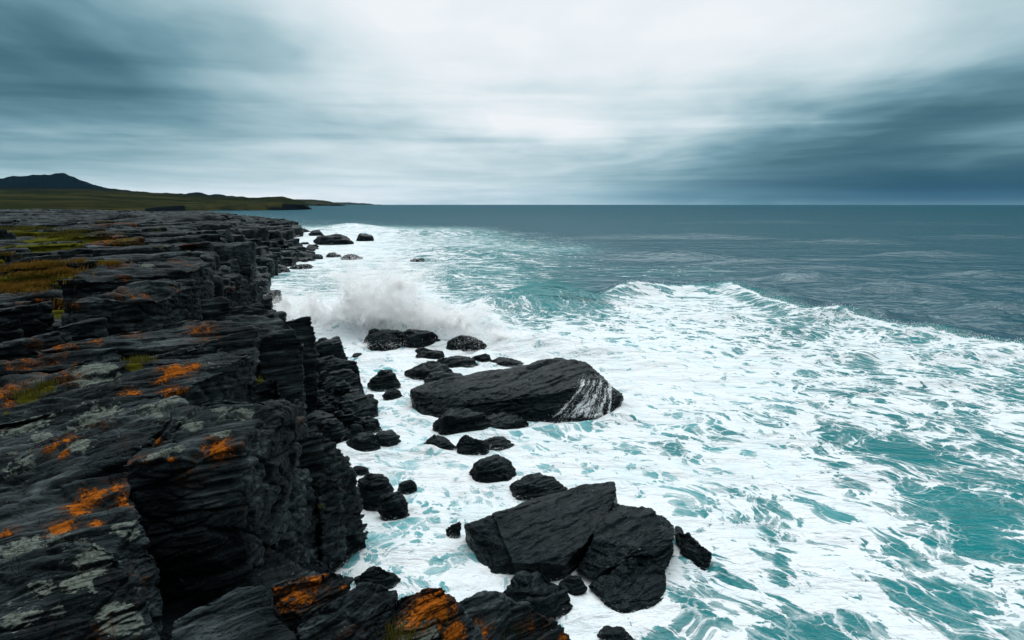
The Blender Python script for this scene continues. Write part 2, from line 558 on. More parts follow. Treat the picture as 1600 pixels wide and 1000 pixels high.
sea_me = raw_mesh('sea', np.stack([SX, SY, H], 1), grid_faces(NR, NC)[:, ::-1])
attr(sea_me, 'cov', cov)
attr(sea_me, 'aer', aer)
attr(sea_me, 'fuv', fuv, 'FLOAT_VECTOR')
attr(sea_me, 'fuv2', np.stack([ux * .30, uy * .85 + .12 * ux, 0 * SX + 7.3], 1), 'FLOAT_VECTOR')
attr(sea_me, 'farw', smooth(50, 78, SR))

M_SEA, T = material('sea_water')
pos = T.n('ShaderNodeNewGeometry').outputs['Position']
F = T.attr('fuv', True)
C = T.attr('cov')
A = T.attr('aer')


def lace(F):
    wob = T.n('ShaderNodeTexNoise', ins={'Vector': F, 'Scale': 2.0, 'Detail': 4.0, 'Roughness': .55})
    Fw = T.vm('ADD', F, T.vm('SCALE', T.vm('SUBTRACT', wob.outputs['Color'], (.5, .5, .5)), .55))
    va = T.voro(Fw, .85, 'DISTANCE_TO_EDGE')
    vb = T.voro(Fw, 2.3, 'DISTANCE_TO_EDGE')
    vc = T.voro(Fw, 6.5, 'DISTANCE_TO_EDGE')
    f1 = T.noise(F, .85, 4, .52, 1.0)
    f2 = T.noise(F, 5.0, 6, .62, .4)
    n = T.m('MULTIPLY', T.sstep(va, 0, .40, 1, 0), .34)
    n = T.m('ADD', n, T.m('MULTIPLY', T.sstep(vb, 0, .24, 1, 0), .24))
    n = T.m('ADD', n, T.m('MULTIPLY', T.sstep(vc, 0, .22, 1, 0), .10))
    n = T.m('ADD', n, T.m('MULTIPLY', T.m('SUBTRACT', f1, .5), 1.15))
    n = T.m('ADD', n, T.m('MULTIPLY', T.m('SUBTRACT', f2, .5), .22))
    web = T.m('MAXIMUM', T.sstep(va, .045, .008), T.m('MULTIPLY', T.sstep(vb, .055, .010), .85))
    web = T.m('MULTIPLY', web, T.sstep(T.noise(F, 1.3, 4, .6), .40, .58))
    return T.m('ADD', n, .19), f2, web


n, f2, web = lace(F)
nf, f2f, webf = lace(T.attr('fuv2', True))
FW = T.attr('farw')
mm = T.n('ShaderNodeMix', ins={0: FW})
T.set(mm.inputs[2], n)
T.set(mm.inputs[3], nf)
n = mm.outputs[0]
thr = T.m('SUBTRACT', 1.0, T.m('MULTIPLY', C, .66))
dlt = T.m('SUBTRACT', n, thr)
foam = T.sstep(dlt, -.03, .05)
veil = T.noise(F, 1.7, 6, .6, .6)
thin = T.m('MULTIPLY', T.m('MULTIPLY', T.sstep(dlt, -.40, .02), T.sstep(veil, .40, .66)), T.sstep(C, .12, .6, .1, .62))
web = T.m('ADD', T.m('MULTIPLY', web, T.m('SUBTRACT', 1.0, FW)), T.m('MULTIPLY', webf, FW))
web = T.m('MULTIPLY', web, T.sstep(C, .10, .45, 0, .9))
foamy = T.m('MAXIMUM', T.m('MAXIMUM', foam, thin), web)
foamy = T.m('MULTIPLY', foamy, T.sstep(C, .02, .1))
wcol = T.ramp(T.m('MULTIPLY', A, .5), [(0, (.004, .046, .068)), (.22, (.005, .078, .090)), (.5, (.0065, .135, .145)), (.75, (.070, .26, .28)), (1, (.26, .44, .47))])
vari = T.noise(pos, .09, 3)
wcol = T.mix(T.sstep(vari, .35, .7, 0, .45), wcol, T.mix(.6, wcol, (.004, .045, .055)))
fcol = T.mix(T.sstep(f2, .25, .7), (.545, .61, .635), (.60, .635, .655))
fcol = T.mix(T.m('MULTIPLY', T.sstep(T.noise(F, .55, 5, .6, .8), .42, .72), .55), fcol, (.43, .56, .60))
# small ripples, finer than the mesh
st = T.n('ShaderNodeMapping', ins={0: pos, 3: (.45, 1.0, 1.0)}).outputs[0]
r1 = T.noise(st, .55, 5, .6, .3)
r2 = T.noise(st, 2.6, 5, .65, .3)
r0 = T.noise(T.n('ShaderNodeMapping', ins={0: pos, 3: (.30, 1.0, 1.0), 2: (0, 0, rad(6))}).outputs[0], .11, 5, .6, .4)
hgt = T.m('ADD', T.m('MULTIPLY', r1, .9), T.m('MULTIPLY', r2, .18))
hgt = T.m('ADD', hgt, T.m('MULTIPLY', r0, 1.7))
nb = T.bump(hgt, .8, 1.0)
fh = T.m('ADD', T.m('MULTIPLY', foamy, .06), T.m('MULTIPLY', T.m('MULTIPLY', T.m('ADD', f2, T.m('MULTIPLY', veil, 1.6)), foam), .045))
nb2 = T.bump(fh, .6, 1.0, nb)
dif = T.n('ShaderNodeBsdfDiffuse', ins={'Color': wcol, 'Normal': nb})
gl = T.n('ShaderNodeBsdfGlossy', ins={'Color': (.80, .95, 1.0, 1), 'Roughness': .14, 'Normal': nb})
fres = T.n('ShaderNodeFresnel', ins={'IOR': 1.33, 'Normal': nb}).outputs[0]
wat = T.n('ShaderNodeMixShader', ins={0: T.m('MULTIPLY', T.m('MINIMUM', fres, .20), T.sstep(A, .1, .8, .5, .28))})
T.t.links.new(dif.outputs[0], wat.inputs[1])
T.t.links.new(gl.outputs[0], wat.inputs[2])
fo = principled(T, Base_Color=fcol, Roughness=.7, IOR=1.33, Normal=nb2)
T.set(fo.inputs['Specular IOR Level'], .12)
mxs = T.n('ShaderNodeMixShader', ins={0: foamy})
T.t.links.new(wat.outputs[0], mxs.inputs[1])
T.t.links.new(fo.outputs[0], mxs.inputs[2])
out(T, mxs.outputs[0])
link('sea', sea_me, M_SEA, kind='structure')
# ------------------------------------------------------------------ rock materials
def rock_material(name, dry):
    """dark bedded rock; orange / pale / moss attributes say where lichen and moss grow"""
    m, T = material(name)
    pos = T.n('ShaderNodeNewGeometry').outputs['Position']
    nor = T.n('ShaderNodeNewGeometry').outputs['Normal']
    bed = T.attr('bed', True)
    org, pal, mos, wet = T.attr('orange'), T.attr('pale'), T.attr('moss'), T.attr('wet')
    nz = T.n('ShaderNodeSeparateXYZ', ins={0: nor}).outputs[2]
    lay = T.noise(T.n('ShaderNodeMapping', ins={0: bed, 3: (.22, 2.6, 5.0)}).outputs[0], 2.4, 7, .62, .1)
    big = T.noise(pos, .8, 4, .55)
    fine = T.noise(pos, 22.0, 5, .65)
    mid = T.noise(T.n('ShaderNodeMapping', ins={0: bed, 3: (.32, 1.8, 2.6)}).outputs[0], 7.0, 6, .62, .15)
    v = T.m('ADD', T.m('MULTIPLY', lay, .6), T.m('MULTIPLY', big, .4))
    if dry:
        c = T.ramp(v, [(.38, (.0012, .0018, .0021)), (.46, (.0036, .0054, .0063)), (.52, (.0090, .0128, .0146)), (.58, (.027, .036, .039)), (.67, (.075, .092, .094))])
    else:
        c = T.ramp(v, [(.36, (.0008, .0016, .0021)), (.48, (.0018, .0035, .0044)), (.56, (.0042, .0073, .0090)), (.66, (.014, .021, .024))])
    c = T.mix(T.sstep(fine, .52, .75, 0, .35), c, (0.049, 0.056, 0.0574) if dry else (0.0252, 0.0294, 0.0315))
    # rusty weathering in the joints
    rust = T.m('MULTIPLY', T.sstep(T.noise(pos, 1.3, 5, .6, .6), .56, .72), T.sstep(org, .02, .3, .12 if dry else 0.0, .75))
    c = T.mix(rust, c, (.058, .024, .009))
    # pale crust lichen: rings and specks
    sp_ = T.voro(T.vm('ADD', pos, T.vm('SCALE', T.n('ShaderNodeTexNoise', ins={'Vector': pos, 'Scale': 9.0, 'Detail': 4.0}).outputs['Color'], .10)), 6.0)
    spots = T.sstep(T.m('ADD', sp_, T.m('MULTIPLY', fine, .35)), .42, .26)
    patch = T.sstep(T.m('ADD', T.m('MULTIPLY', mid, .7), T.m('MULTIPLY', fine, .4)), .58, .74)
    up = T.sstep(nz, .15, .6)
    pn = T.m('ADD', T.m('MULTIPLY', T.m('SUBTRACT', mid, .5), 1.5), T.m('MULTIPLY', T.m('SUBTRACT', T.noise(pos, 13.0, 6, .65), .5), 1.9))
    pm = T.m('MULTIPLY', T.sstep(T.m('ADD', pal, T.m('ADD', pn, T.m('MULTIPLY', spots, .42))), .60, .72), up)
    pm = T.m('MULTIPLY', T.m('MULTIPLY', pm, T.sstep(fine, .28, .55, .3, 1)), .85)
    c = T.mix(pm, c, T.mix(mid, (0.0975, 0.12375, 0.1125), (0.15, 0.16875, 0.1425)))
    # orange lichen
    on = T.noise(pos, 5.5, 7, .66, .5)
    on2 = T.noise(pos, 26.0, 3, .6)
    om = T.sstep(T.m('ADD', T.m('ADD', org, T.m('MULTIPLY', T.m('SUBTRACT', on, .5), 2.0)), T.m('MULTIPLY', T.m('SUBTRACT', on2, .5), 1.25)), .48, .74)
    om = T.m('MULTIPLY', om, T.sstep(org, .04, .2))
    st_ = T.m('MULTIPLY', T.sstep(T.m('ADD', org, T.m('MULTIPLY', T.m('SUBTRACT', on, .5), 1.6)), .12, .5), T.sstep(org, .01, .12))
    c = T.mix(T.m('MULTIPLY', T.m('MULTIPLY', st_, T.sstep(on2, .35, .6)), .7), c, (0.07875, 0.0285, 0.0075))
    oc = T.mix(T.noise(pos, 13.0, 4, .6), (0.16, 0.04, 0.0048), (0.352, 0.108, 0.0128))
    c = T.mix(T.m('MULTIPLY', om, .93), c, oc)
    mn = T.noise(pos, 9.0, 5, .6)
    mm = T.sstep(T.m('ADD', mos, T.m('MULTIPLY', T.m('SUBTRACT', mn, .5), 1.2)), .4, .6)
    c = T.mix(mm, c, T.mix(mn, (0.03375, 0.04125, 0.006), (0.09, 0.08625, 0.0105)))
    if not dry:
        # froth left in the pores just over the water line
        wz = T.n('ShaderNodeSeparateXYZ', ins={0: pos}).outputs[2]
        fr = T.sstep(T.m('SUBTRACT', T.m('ADD', T.m('MULTIPLY', mid, .55), T.m('MULTIPLY', fine, .5)), T.m('MULTIPLY', wz, .75)), .50, .64)
        fr = T.m('MULTIPLY', fr, T.sstep(wz, .55, .1))
        c = T.mix(fr, c, (0.5772, 0.6216, 0.6364))
        mm = T.m('MAXIMUM', mm, fr)
    rough = T.m('ADD', .52 if dry else .33, T.m('MULTIPLY', T.m('SUBTRACT', fine, .5), .35))
    rough = T.m('SUBTRACT', rough, T.m('MULTIPLY', wet, .16))
    grow = T.m('MAXIMUM', T.m('MAXIMUM', pm, om), mm)
    rough = T.m('ADD', rough, T.m('MULTIPLY', grow, .4), clamp=True)
    h = T.m('ADD', T.m('MULTIPLY', lay, .060), T.m('MULTIPLY', mid, .028))
    h = T.m('ADD', h, T.m('MULTIPLY', fine, .012))
    h = T.m('ADD', h, T.m('MULTIPLY', grow, .010))
    crk = T.voro(T.n('ShaderNodeMapping', ins={0: T.vm('ADD', bed, T.vm('SCALE', T.n('ShaderNodeTexNoise', ins={'Vector': bed, 'Scale': 3.0, 'Detail': 3.0}).outputs['Color'], .5)),
                                             3: (.8, 1.7, 3.0)}).outputs[0], 1.5, 'DISTANCE_TO_EDGE')
    h = T.m('SUBTRACT', h, T.m('MULTIPLY', T.sstep(crk, .0, .03, 1, 0), .012))
    nb = T.bump(h, .85, 1.0)
    b = principled(T, Base_Color=c, Roughness=rough, IOR=1.45, Normal=nb)
    T.set(b.inputs['Specular IOR Level'], T.m('SUBTRACT', T.m('ADD', .07 if dry else .045, T.m('MULTIPLY', wet, .05)), T.m('MULTIPLY', grow, .22)))
    T.set(b.inputs['Specular Tint'], (.60, .90, 1.0, 1))
    out(T, b.outputs[0])
    return m


M_DRY = rock_material('weathered_rock', True)
M_WET = rock_material('wet_rock', False)
STRIKE = rad(36)
_cs, _ss = math.cos(STRIKE), math.sin(STRIKE)
DIP = rad(12)


def bed_frame(P, strike=STRIKE, dip=DIP):
    c, s = math.cos(strike), math.sin(strike)
    x = P[:, 0] * c + P[:, 1] * s
    y = -P[:, 0] * s + P[:, 1] * c
    cd_, sd_ = math.cos(dip), math.sin(dip)
    return np.stack([x, y * cd_ - P[:, 2] * sd_, y * sd_ + P[:, 2] * cd_], 1)
# ------------------------------------------------------------------ rocks
ROCKS = []          # every rock built, for the foam and the spray


def hull_bm(pts):
    bm = bmesh.new()
    for p in pts:
        bm.verts.new([float(a) for a in p])
    bmesh.ops.convex_hull(bm, input=bm.verts)
    bmesh.ops.delete(bm, geom=[v for v in bm.verts if not v.link_faces], context='VERTS')
    return bm


def voxel_union(hulls, voxel):
    """one closed surface round all the hulls"""
    bm = bmesh.new()
    for pts in hulls:
        h = hull_bm(pts)
        m_ = bpy.data.meshes.new('t')
        h.to_mesh(m_)
        h.free()
        bm.from_mesh(m_)
        bpy.data.meshes.remove(m_)
    bmesh.ops.recalc_face_normals(bm, faces=bm.faces)
    me = bpy.data.meshes.new('t')
    bm.to_mesh(me)
    bm.free()
    o = bpy.data.objects.new('t', me)
    COL.objects.link(o)
    md = o.modifiers.new('r', 'REMESH')
    md.mode, md.voxel_size, md.adaptivity = 'VOXEL', voxel, 0.0
    dg = bpy.context.evaluated_depsgraph_get()
    r = bpy.data.meshes.new_from_object(o.evaluated_get(dg))
    bpy.data.objects.remove(o)
    bpy.data.meshes.remove(me)
    return r


def get_v(me):
    v = np.empty(len(me.vertices) * 3, np.float32)
    me.vertices.foreach_get('co', v)
    return v.reshape(-1, 3)


def get_n(me):
    v = np.empty(len(me.vertices) * 3, np.float32)
    me.vertex_normals.foreach_get('vector', v)
    return v.reshape(-1, 3)


def rock(name, label, hulls, voxel=.03, seed=0, size=1.0, mat=None, cat='rock', group=None, amp=1.0, block=1.0, strata=1.0,
         strike=STRIKE, dip=DIP, orange=(), pale=0.0, moss=(), pale_at=(), wet_z=2.0, kind=None, flake=1.0):
    """hulls: lists of (px, py, z) or world points; size: the scale of the breaks in it, in metres"""
    HW = []
    for h in hulls:
        HW.append([U(*p) if len(p) == 3 else np.array(p[1:]) for p in h])
    me = voxel_union(HW, voxel)
    P = get_v(me).astype(np.float64)
    N = get_n(me)
    s = size
    Bf = bed_frame(P, strike, dip)
    # lumps and broken blocks of the bedding
    d = amp * .10 * s * fbm(P / (1.5 * s), 3, seed)
    warp = np.stack([fbm(P / (.8 * s), 2, seed + 5), fbm(P / (.8 * s), 2, seed + 6), fbm(P / (.8 * s), 2, seed + 7)], 1)
    q = Bf / s * np.array([.27, 1.05, 2.1]) + warp * .07
    F1, F2, R, _ = worley(q * 1.15, seed + 1)
    d += block * s * (.115 * (R[:, 0] - .5) - .05 * np.exp(-((F2 - F1) / .07) ** 2))
    F1, F2, R, _ = worley(q * 2.9, seed + 2)
    d += block * s * (.042 * (R[:, 0] - .5) - .020 * np.exp(-((F2 - F1) / .09) ** 2))
    # thin beds: ledges and grooves along the strike
    zb = Bf[:, 2] / (.16 * s) + .38 * fbm(Bf / s * np.array([.25, .8, .8]), 3, seed + 3)
    fr = zb - np.floor(zb)
    led = _rv[(np.floor(zb).astype(int) * 7 + seed) & 255, 1] - .5
    vert = 1 - np.clip(np.abs(N[:, 2]) - .25, 0, .6)
    d += strata * s * vert * (.050 * led - .018 * np.exp(-((fr - .5) / .16) ** 2))
    d += strata * .030 * s * fbm(Bf / s * np.array([.22, 4.6, 7.0]), 4, seed + 4)
    d += strata * .019 * s * (ridged(Bf / s * np.array([.34, 11.0, 13.0]), 2, seed + 9) - .6)
    # flaked bedding planes: crisp little steps that run along the strike
    top = np.clip(N[:, 2] - .2, 0, .5) * 2
    fx = fbm(Bf / s * np.array([.13, 1.9, .5]), 4, seed + 12) * 8
    fl_ = np.floor(fx)
    d += flake * s * .022 * top * (fl_ + smooth(.86, 1.0, fx - fl_))
    d += .014 * s * fbm(P * (5.0 / s), 3, seed + 8)
    P = P + N * d[:, None]
    # attributes
    px, py, dep = proj(P)

    def spots(lst):
        a = np.zeros(len(P))
        for (x, y, rpx, w) in lst:
            m_ = (np.abs(px - x) < 8) & (np.abs(py - y) < 8)
            if not m_.any():
                m_ = np.hypot(px - x, py - y) < np.hypot(px - x, py - y).min() + 4
            k = np.where(m_)[0][np.argmin(dep[m_])]
            r_ = rpx * dep[k] / FPX
            dd = (P - P[k]) * np.array([1, 1, 1.3])
            dd = np.sqrt((dd ** 2).sum(1))
            a = np.maximum(a, w * np.exp(-(dd / r_) ** 2))
        return a
    org = spots(orange)
    if mat is M_DRY and kind is None:
        org = np.maximum(org, (.10 if seed in (4, 31, 33) else .38) * smooth(.18, .5, fbm(P * .75, 3, seed + 31)) * smooth(.1, .5, N[:, 2]))
    pl = np.maximum(pale, spots(pale_at))
    ms = spots(moss)
    wet = smooth(wet_z + .8, wet_z - .6, P[:, 2] + .5 * fbm(P, 2, seed))
    base = np.array([(P[:, 0].min() + P[:, 0].max()) / 2, (P[:, 1].min() + P[:, 1].max()) / 2, P[:, 2].min()])
    me.vertices.foreach_set('co', (P - base).astype(np.float32).ravel())
    me.name = name
    me.polygons.foreach_set('use_smooth', np.ones(len(me.polygons), bool))
    for k, v in (('orange', org), ('pale', pl), ('moss', ms), ('wet', wet)):
        attr(me, k, v)
    attr(me, 'bed', Bf + seed, 'FLOAT_VECTOR')
    me.update()
    o = link(name, me, mat or M_WET, label, None if kind else cat, group, kind)
    o.location = base
    ROCKS.append((o, P))
    return o


def drop(pts, zb=-.6, inset=.06):
    """the points and the same points let down to zb (and drawn in a little)"""
    W = [U(*p) for p in pts]
    c = np.mean(W, 0)
    r = [('w', *w) for w in W]
    for w in W:
        b = c + (w - c) * (1 - inset)
        r.append(('w', b[0], b[1], zb))
    return r


def back(pts, zs=.55, dist=1.0, zb=-.5):
    """depth behind the outline: the far side of the rock, lower than the sight line over its top"""
    r = []
    for p in pts:
        w = U(*p)
        h = w[:2] / np.linalg.norm(w[:2])
        q = w[:2] + h * dist
        r += [('w', q[0], q[1], w[2] * zs), ('w', q[0] + h[0] * .2 * dist, q[1] + h[1] * .2 * dist, zb)]
    return r


def lump(x0, y0, x1, y1, seed, hfrac=.5, zb=-.35, pts=None, tilt=0.0):
    """a broken boulder filling the box x0..x1, y0..y1 of the photo, its foot at the water"""
    r = np.random.RandomState(seed)
    w = U((x0 + x1) / 2, y1, zb if zb > 0 else 0)
    dep = proj(w)[2]
    wid = (x1 - x0) / FPX * dep
    dp = wid * .75
    d0 = np.linalg.norm(w[:2])
    hd = w[:2] / d0
    sd_ = np.array([hd[1], -hd[0]])
    zt = lambda y, d: HC + (U((x0 + x1) / 2, y, 0)[2] - HC) * d / np.linalg.norm(U((x0 + x1) / 2, y, 0)[:2])
    top = zt(y0, d0 + dp * .5)
    base_z = w[2]
    hh = max(top - base_z, .08 * wid)
    res = []
    for k in range(11):
        a = 2 * math.pi * (k + r.rand() * .8) / 11
        e = r.choice([0, .2, .55, .8, .8])
        f = (1 - (e * .92) ** 2.4) ** (1 / 2.4)
        f *= r.uniform(.80, 1.06)
        u_, v_ = math.cos(a) * f * wid / 2, math.sin(a) * f * dp / 2
        z = base_z + hh * e * (1 + tilt * math.cos(a))
        c = w[:2] + hd * (dp * .5 + v_) + sd_ * u_
        res.append(('w', c[0], c[1], z))
    for u_, v_, z in ((-.5, .1, .25), (.5, -.1, .2), (r.uniform(-.2, .2), 0, 1.0), (r.uniform(-.3, 0), .25, .85), (.0, -.5, .05), (-.35, -.35, .05), (.35, -.35, .1)):
        c = w[:2] + hd * (dp * (.5 + v_)) + sd_ * u_ * wid
        res.append(('w', c[0], c[1], base_z + hh * z))
    lo = [('w', p[1] * .97 + .03 * w[0], p[2] * .97 + .03 * w[1], base_z - .5) for p in res[:11]]
    return res + lo
# ------------------------------------------------------------------ the shore: bedrock ledges as one terrain
WPX = [(1050, 1060), (850, 1012), (720, 985), (600, 930), (562, 870), (556, 800), (535, 730), (505, 690), (480, 650), (470, 610), (462, 560), (452, 530),
       (430, 497), (414, 478), (404, 446), (418, 436), (440, 425), (446, 414), (478, 402), (452, 392), (440, 378), (478, 366), (474, 358), (440, 350),
       (400, 343), (350, 338.5), (300, 336.5), (200, 335.5)]
WL = np.vstack([[[7, -8], [4.5, 4]], [U(x, y, 0)[:2] for x, y in WPX]])
TL = np.array([[4, -8], [2.2, 2], [1.0, 6], [-1.8, 8.2], [-4.4, 10.5], [-6.6, 15], [-8.8, 21], [-14.2, 28], [-17.8, 36], [-21.5, 44], [-25, 55], [-33, 70],
               [-46, 100], [-60, 128], [-84, 185], [-130, 260], [-250, 420]])
rr = [2.5]
while rr[-1] < 640:
    r = rr[-1]
    rr.append(r + max(.035, .0062 * r))
rr = np.array(rr)
th = np.linspace(rad(-64), rad(20), 1300)
R2, T2 = np.meshgrid(rr, th, indexing='ij')
tx, ty = (R2 * np.sin(T2)).ravel(), (R2 * np.cos(T2)).ravel()
tr = R2.ravel()
TP = np.stack([tx, ty], 1)
farL = np.array([[-900, 900], [-900, -60], [0, -60]])
WPOLY = np.vstack([WL, farL])
TPOLY = np.vstack([TL, farL])


def shore_base(P):
    wob = np.stack([P[:, 0] * .12, P[:, 1] * .12, 0 * P[:, 0]], 1)
    sc = np.clip(np.hypot(P[:, 0], P[:, 1]) / 60, .12, 1.0)
    Q = P + np.stack([fbm(wob, 3, 71), fbm(wob, 3, 72)], 1) * 1.6 * sc[:, None]
    r = np.hypot(Q[:, 0], Q[:, 1])
    nr = smooth(46, 36, r)
    dw, dt = seg_dist(Q, WL), seg_dist(Q, TL)
    iw, it = inside(Q, WPOLY), inside(Q, TPOLY)
    zt = 4.25 + .75 * smooth(13, 20, r) + .8 * smooth(24, 34, r) + .4 * smooth(5, 60, dt) - .3 * smooth(100, 260, r)
    zt = zt + .5 * fbm(np.stack([P[:, 0] * .05, P[:, 1] * .05, 0 * P[:, 0]], 1), 2, 75) * smooth(25, 60, r)
    dw = np.where(iw, dw, -dw) - 2.8 * nr
    t = np.clip(dw / np.maximum(dw + dt, 1e-3), 0, 1)
    z = np.where(it, zt - .35 * nr, np.where(dw > 0, (zt - 1.6 * nr) * t ** .75, -np.minimum(-dw * .8, 3.0)))
    return z - .25, it


u = tx * _cs + ty * _ss
v = -tx * _ss + ty * _cs
n2 = np.stack([tx, ty, 0 * tx], 1)
w_u, w_v = fbm(n2 * .10, 3, 81), fbm(n2 * .22, 3, 82)
zb0, it0 = shore_base(TP)
z = zb0.copy()
far = smooth(44, 58, tr)
for k, (lu, lv, am, jt) in enumerate([(9.0, 2.6, .45, 0), (3.6, 1.15, .25, 0), (1.3, .42, .12, 0)]):
    q = np.stack([(u + 1.6 * w_u * lu * .3) / lu, (v + 2.0 * w_v * lv * .5) / lv, 0 * u], 1)
    F1, F2, RV, CC = worley(q, 90 + k, 2)
    if k == 0:
        # the slab keeps the level of its middle, so the slope breaks into steps
        cu, cv = CC[:, 0] * lu - 1.6 * w_u * lu * .3, CC[:, 1] * lv - 2.0 * w_v * lv * .5
        cxy = np.stack([cu * _cs - cv * _ss, cu * _ss + cv * _cs], 1)
        zc, _ = shore_base(cxy)
        z = z + (zc - z) * .62 * far
    du, dv = (q[:, 0] - CC[:, 0]) * lu, (q[:, 1] - CC[:, 1]) * lv
    step = am * (RV[:, 0] - .5) * 1.2 - dv * (.10 + .16 * RV[:, 1]) + du * .05 * (RV[:, 2] - .3)
    step *= .4 + .6 * far
    step -= am * .35 * far if False else am * .2 * np.exp(-((F2 - F1) / .05) ** 2)
    z += step * (.3 + .7 * far) * smooth(-1.2, .4, zb0)
b3 = np.stack([u * .5, v * 2.4, z * 3.0], 1)
z += (.10 * fbm(b3 * .8, 4, 95) + .05 * fbm(b3 * 3.1, 3, 96)) * smooth(-1.2, .4, zb0)
z += .09 * fbm(n2 * 2.2, 4, 97)
z = np.clip(z, -2.5, zb0 + .35)
TV = np.stack([tx, ty, z], 1)
keep = (z.reshape(R2.shape) > -1.8)
F = grid_faces(len(rr), len(th))[:, ::-1]
F = F[keep.ravel()[F].any(1)]
used = np.zeros(len(TV), bool)
used[F.ravel()] = True
idx = np.cumsum(used) - 1
F = idx[F]
SHV = TV[used]
sh_me = raw_mesh('rocky_shore', SHV, F)
spx_, spy_, sdep_ = proj(SHV)


def near_px(lst):
    a = np.zeros(len(SHV))
    for (x, y, rx, ry, w) in lst:
        m_ = np.where((np.abs(spx_ - x) < 7) & (np.abs(spy_ - y) < 4))[0]
        if not len(m_):
            continue
        c = SHV[m_[np.argmin(sdep_[m_])]]
        d_ = sdep_[m_].min()
        ax = rx * d_ / FPX
        ay = ry * d_ / FPX * d_ / max(HC - c[2], 1)
        dd = SHV - c
        a = np.maximum(a, w * np.exp(-(dd[:, 0] / ax) ** 2 - (dd[:, 1] / ay) ** 2))
    return a


attr(sh_me, 'orange', near_px([(170, 365, 40, 5, .5), (160, 344, 30, 3, .35), (260, 440, 30, 8, .35), (60, 470, 40, 8, .3), (210, 345, 40, 4, .3), (130, 535, 40, 12, .4),
                               (40, 560, 60, 14, .4), (100, 480, 20, 8, .4), (290, 470, 16, 8, .35)]))
attr(sh_me, 'pale', .12 * smooth(3.5, 5, SHV[:, 2]))
attr(sh_me, 'moss', near_px([(30, 355, 60, 4, .9), (90, 366, 60, 6, .75), (130, 360, 40, 5, .6), (10, 400, 12, 4, .7), (40, 430, 60, 16, .9), (90, 425, 30, 10, .8),
                             (170, 413, 18, 4, .8), (20, 450, 40, 8, .9), (90, 470, 12, 10, .5), (60, 395, 30, 4, .3), (190, 366, 50, 4, .4), (130, 410, 40, 4, .4)]))
attr(sh_me, 'wet', smooth(2.8, 1.4, SHV[:, 2]))
attr(sh_me, 'bed', bed_frame(SHV), 'FLOAT_VECTOR')
link('rocky_shore', sh_me, M_DRY, kind='structure')



def slab_field(name, r0, r1, lu, lv, lt, voxel, seed, size, zadd=0.0, az=(-58, 4), cond=None, **kw):
    """bedrock broken into overlapping slabs that follow the slope of the shore, one surface"""
    r = np.random.RandomState(seed)
    C = []
    ext = r1 * 1.1
    for gu in np.arange(-ext, ext, lu * .62):
        for gv in np.arange(-ext * .3, ext * 1.1, lv * .62):
            uu, vv = gu + r.uniform(-.4, .4) * lu, gv + r.uniform(-.35, .35) * lv
            C.append((uu * _cs - vv * _ss, uu * _ss + vv * _cs))
    C = np.array(C)
    rc, ac = np.hypot(C[:, 0], C[:, 1]), np.degrees(np.arctan2(C[:, 0], C[:, 1]))
    k_ = (rc > r0) & (rc < r1) & (ac > az[0]) & (ac < az[1])
    C = C[k_]
    zc, it_ = shore_base(C)
    k_ = zc > .02
    C, zc, it_ = C[k_], zc[k_], it_[k_]
    hulls = []
    for (cx_, cy_), z_, top_ in zip(C, zc, it_):
        if cond is not None and not cond(cx_, cy_, z_):
            continue
        L_, w_, t_ = lu * r.uniform(.55, 1.5), lv * r.uniform(.6, 1.4), lt * r.uniform(.7, 1.6)
        if not top_:
            L_ *= .55
        ya = STRIKE + r.normal(0, .10 if top_ else .35)
        c_, s_ = math.cos(ya), math.sin(ya)
        zz = z_ + zadd + r.choice([-.6, -.25, .15, .65]) * lt + (0 if top_ else .15 * lt)
        tu, tv = r.normal(.03, .03), r.normal(-.09, .06)
        pts = []
        n_ = 10
        for k in range(n_):
            a = 2 * math.pi * (k + r.uniform(-.3, .3)) / n_
            e = .45
            pu = math.copysign(abs(math.cos(a)) ** e, math.cos(a)) * L_ / 2 * r.uniform(.85, 1.05)
            pv = math.copysign(abs(math.sin(a)) ** e, math.sin(a)) * w_ / 2 * r.uniform(.8, 1.05)
            x_, y_ = cx_ + pu * c_ - pv * s_, cy_ + pu * s_ + pv * c_
            zt_ = max(zz + pu * tu + pv * tv + r.uniform(-.06, .06) * lt, .1)
            pts += [('w', x_, y_, zt_), ('w', cx_ + (x_ - cx_) * .95, cy_ + (y_ - cy_) * .95, zz - t_ - (1.0 if top_ else 2.0) * lt)]
        hulls.append(pts)
    return rock(name, None, hulls, voxel, seed, size, M_DRY, kind='structure', **kw)


def edge(lo, hi):
    return lambda x, y, z: lo < z < hi


FO = [(170, 365, 40, .5), (160, 344, 30, .4), (260, 440, 30, .4), (60, 470, 40, .35), (210, 345, 40, .4), (130, 535, 40, .45), (40, 560, 60, .45), (100, 480, 20, .5), (290, 375, 30, .3)]
FM = [(30, 356, 60, 1.0), (90, 367, 60, .8), (130, 362, 40, .7), (10, 400, 14, .8), (40, 430, 60, .9), (90, 425, 30, .8), (170, 413, 18, .8), (90, 470, 12, .5), (190, 366, 50, .5), (250, 352, 30, .4)]
slab_field('shore_ledges', 15, 31, 4.0, 1.3, .42, .055, 201, .9, .15, cond=lambda x, y, z: (x < -12.5 - (y - 14) * .42) and z > 3.6, orange=FO, moss=FM, pale=.15)
slab_field('shore_crags', 30, 62, 5.5, 1.9, .75, .10, 202, 1.3, .1, cond=edge(3.4, 99), orange=FO, moss=FM, pale=.12)
slab_field('shore_crags', 60, 125, 7.5, 2.8, 1.0, .19, 203, 2.0, .1, cond=edge(3.2, 99), orange=FO, moss=FM, pale=.12)
slab_field('shore_steps', 31, 62, 2.3, 1.1, .6, .085, 212, .9, .25, cond=edge(.3, 5.0), az=(-40, 4))
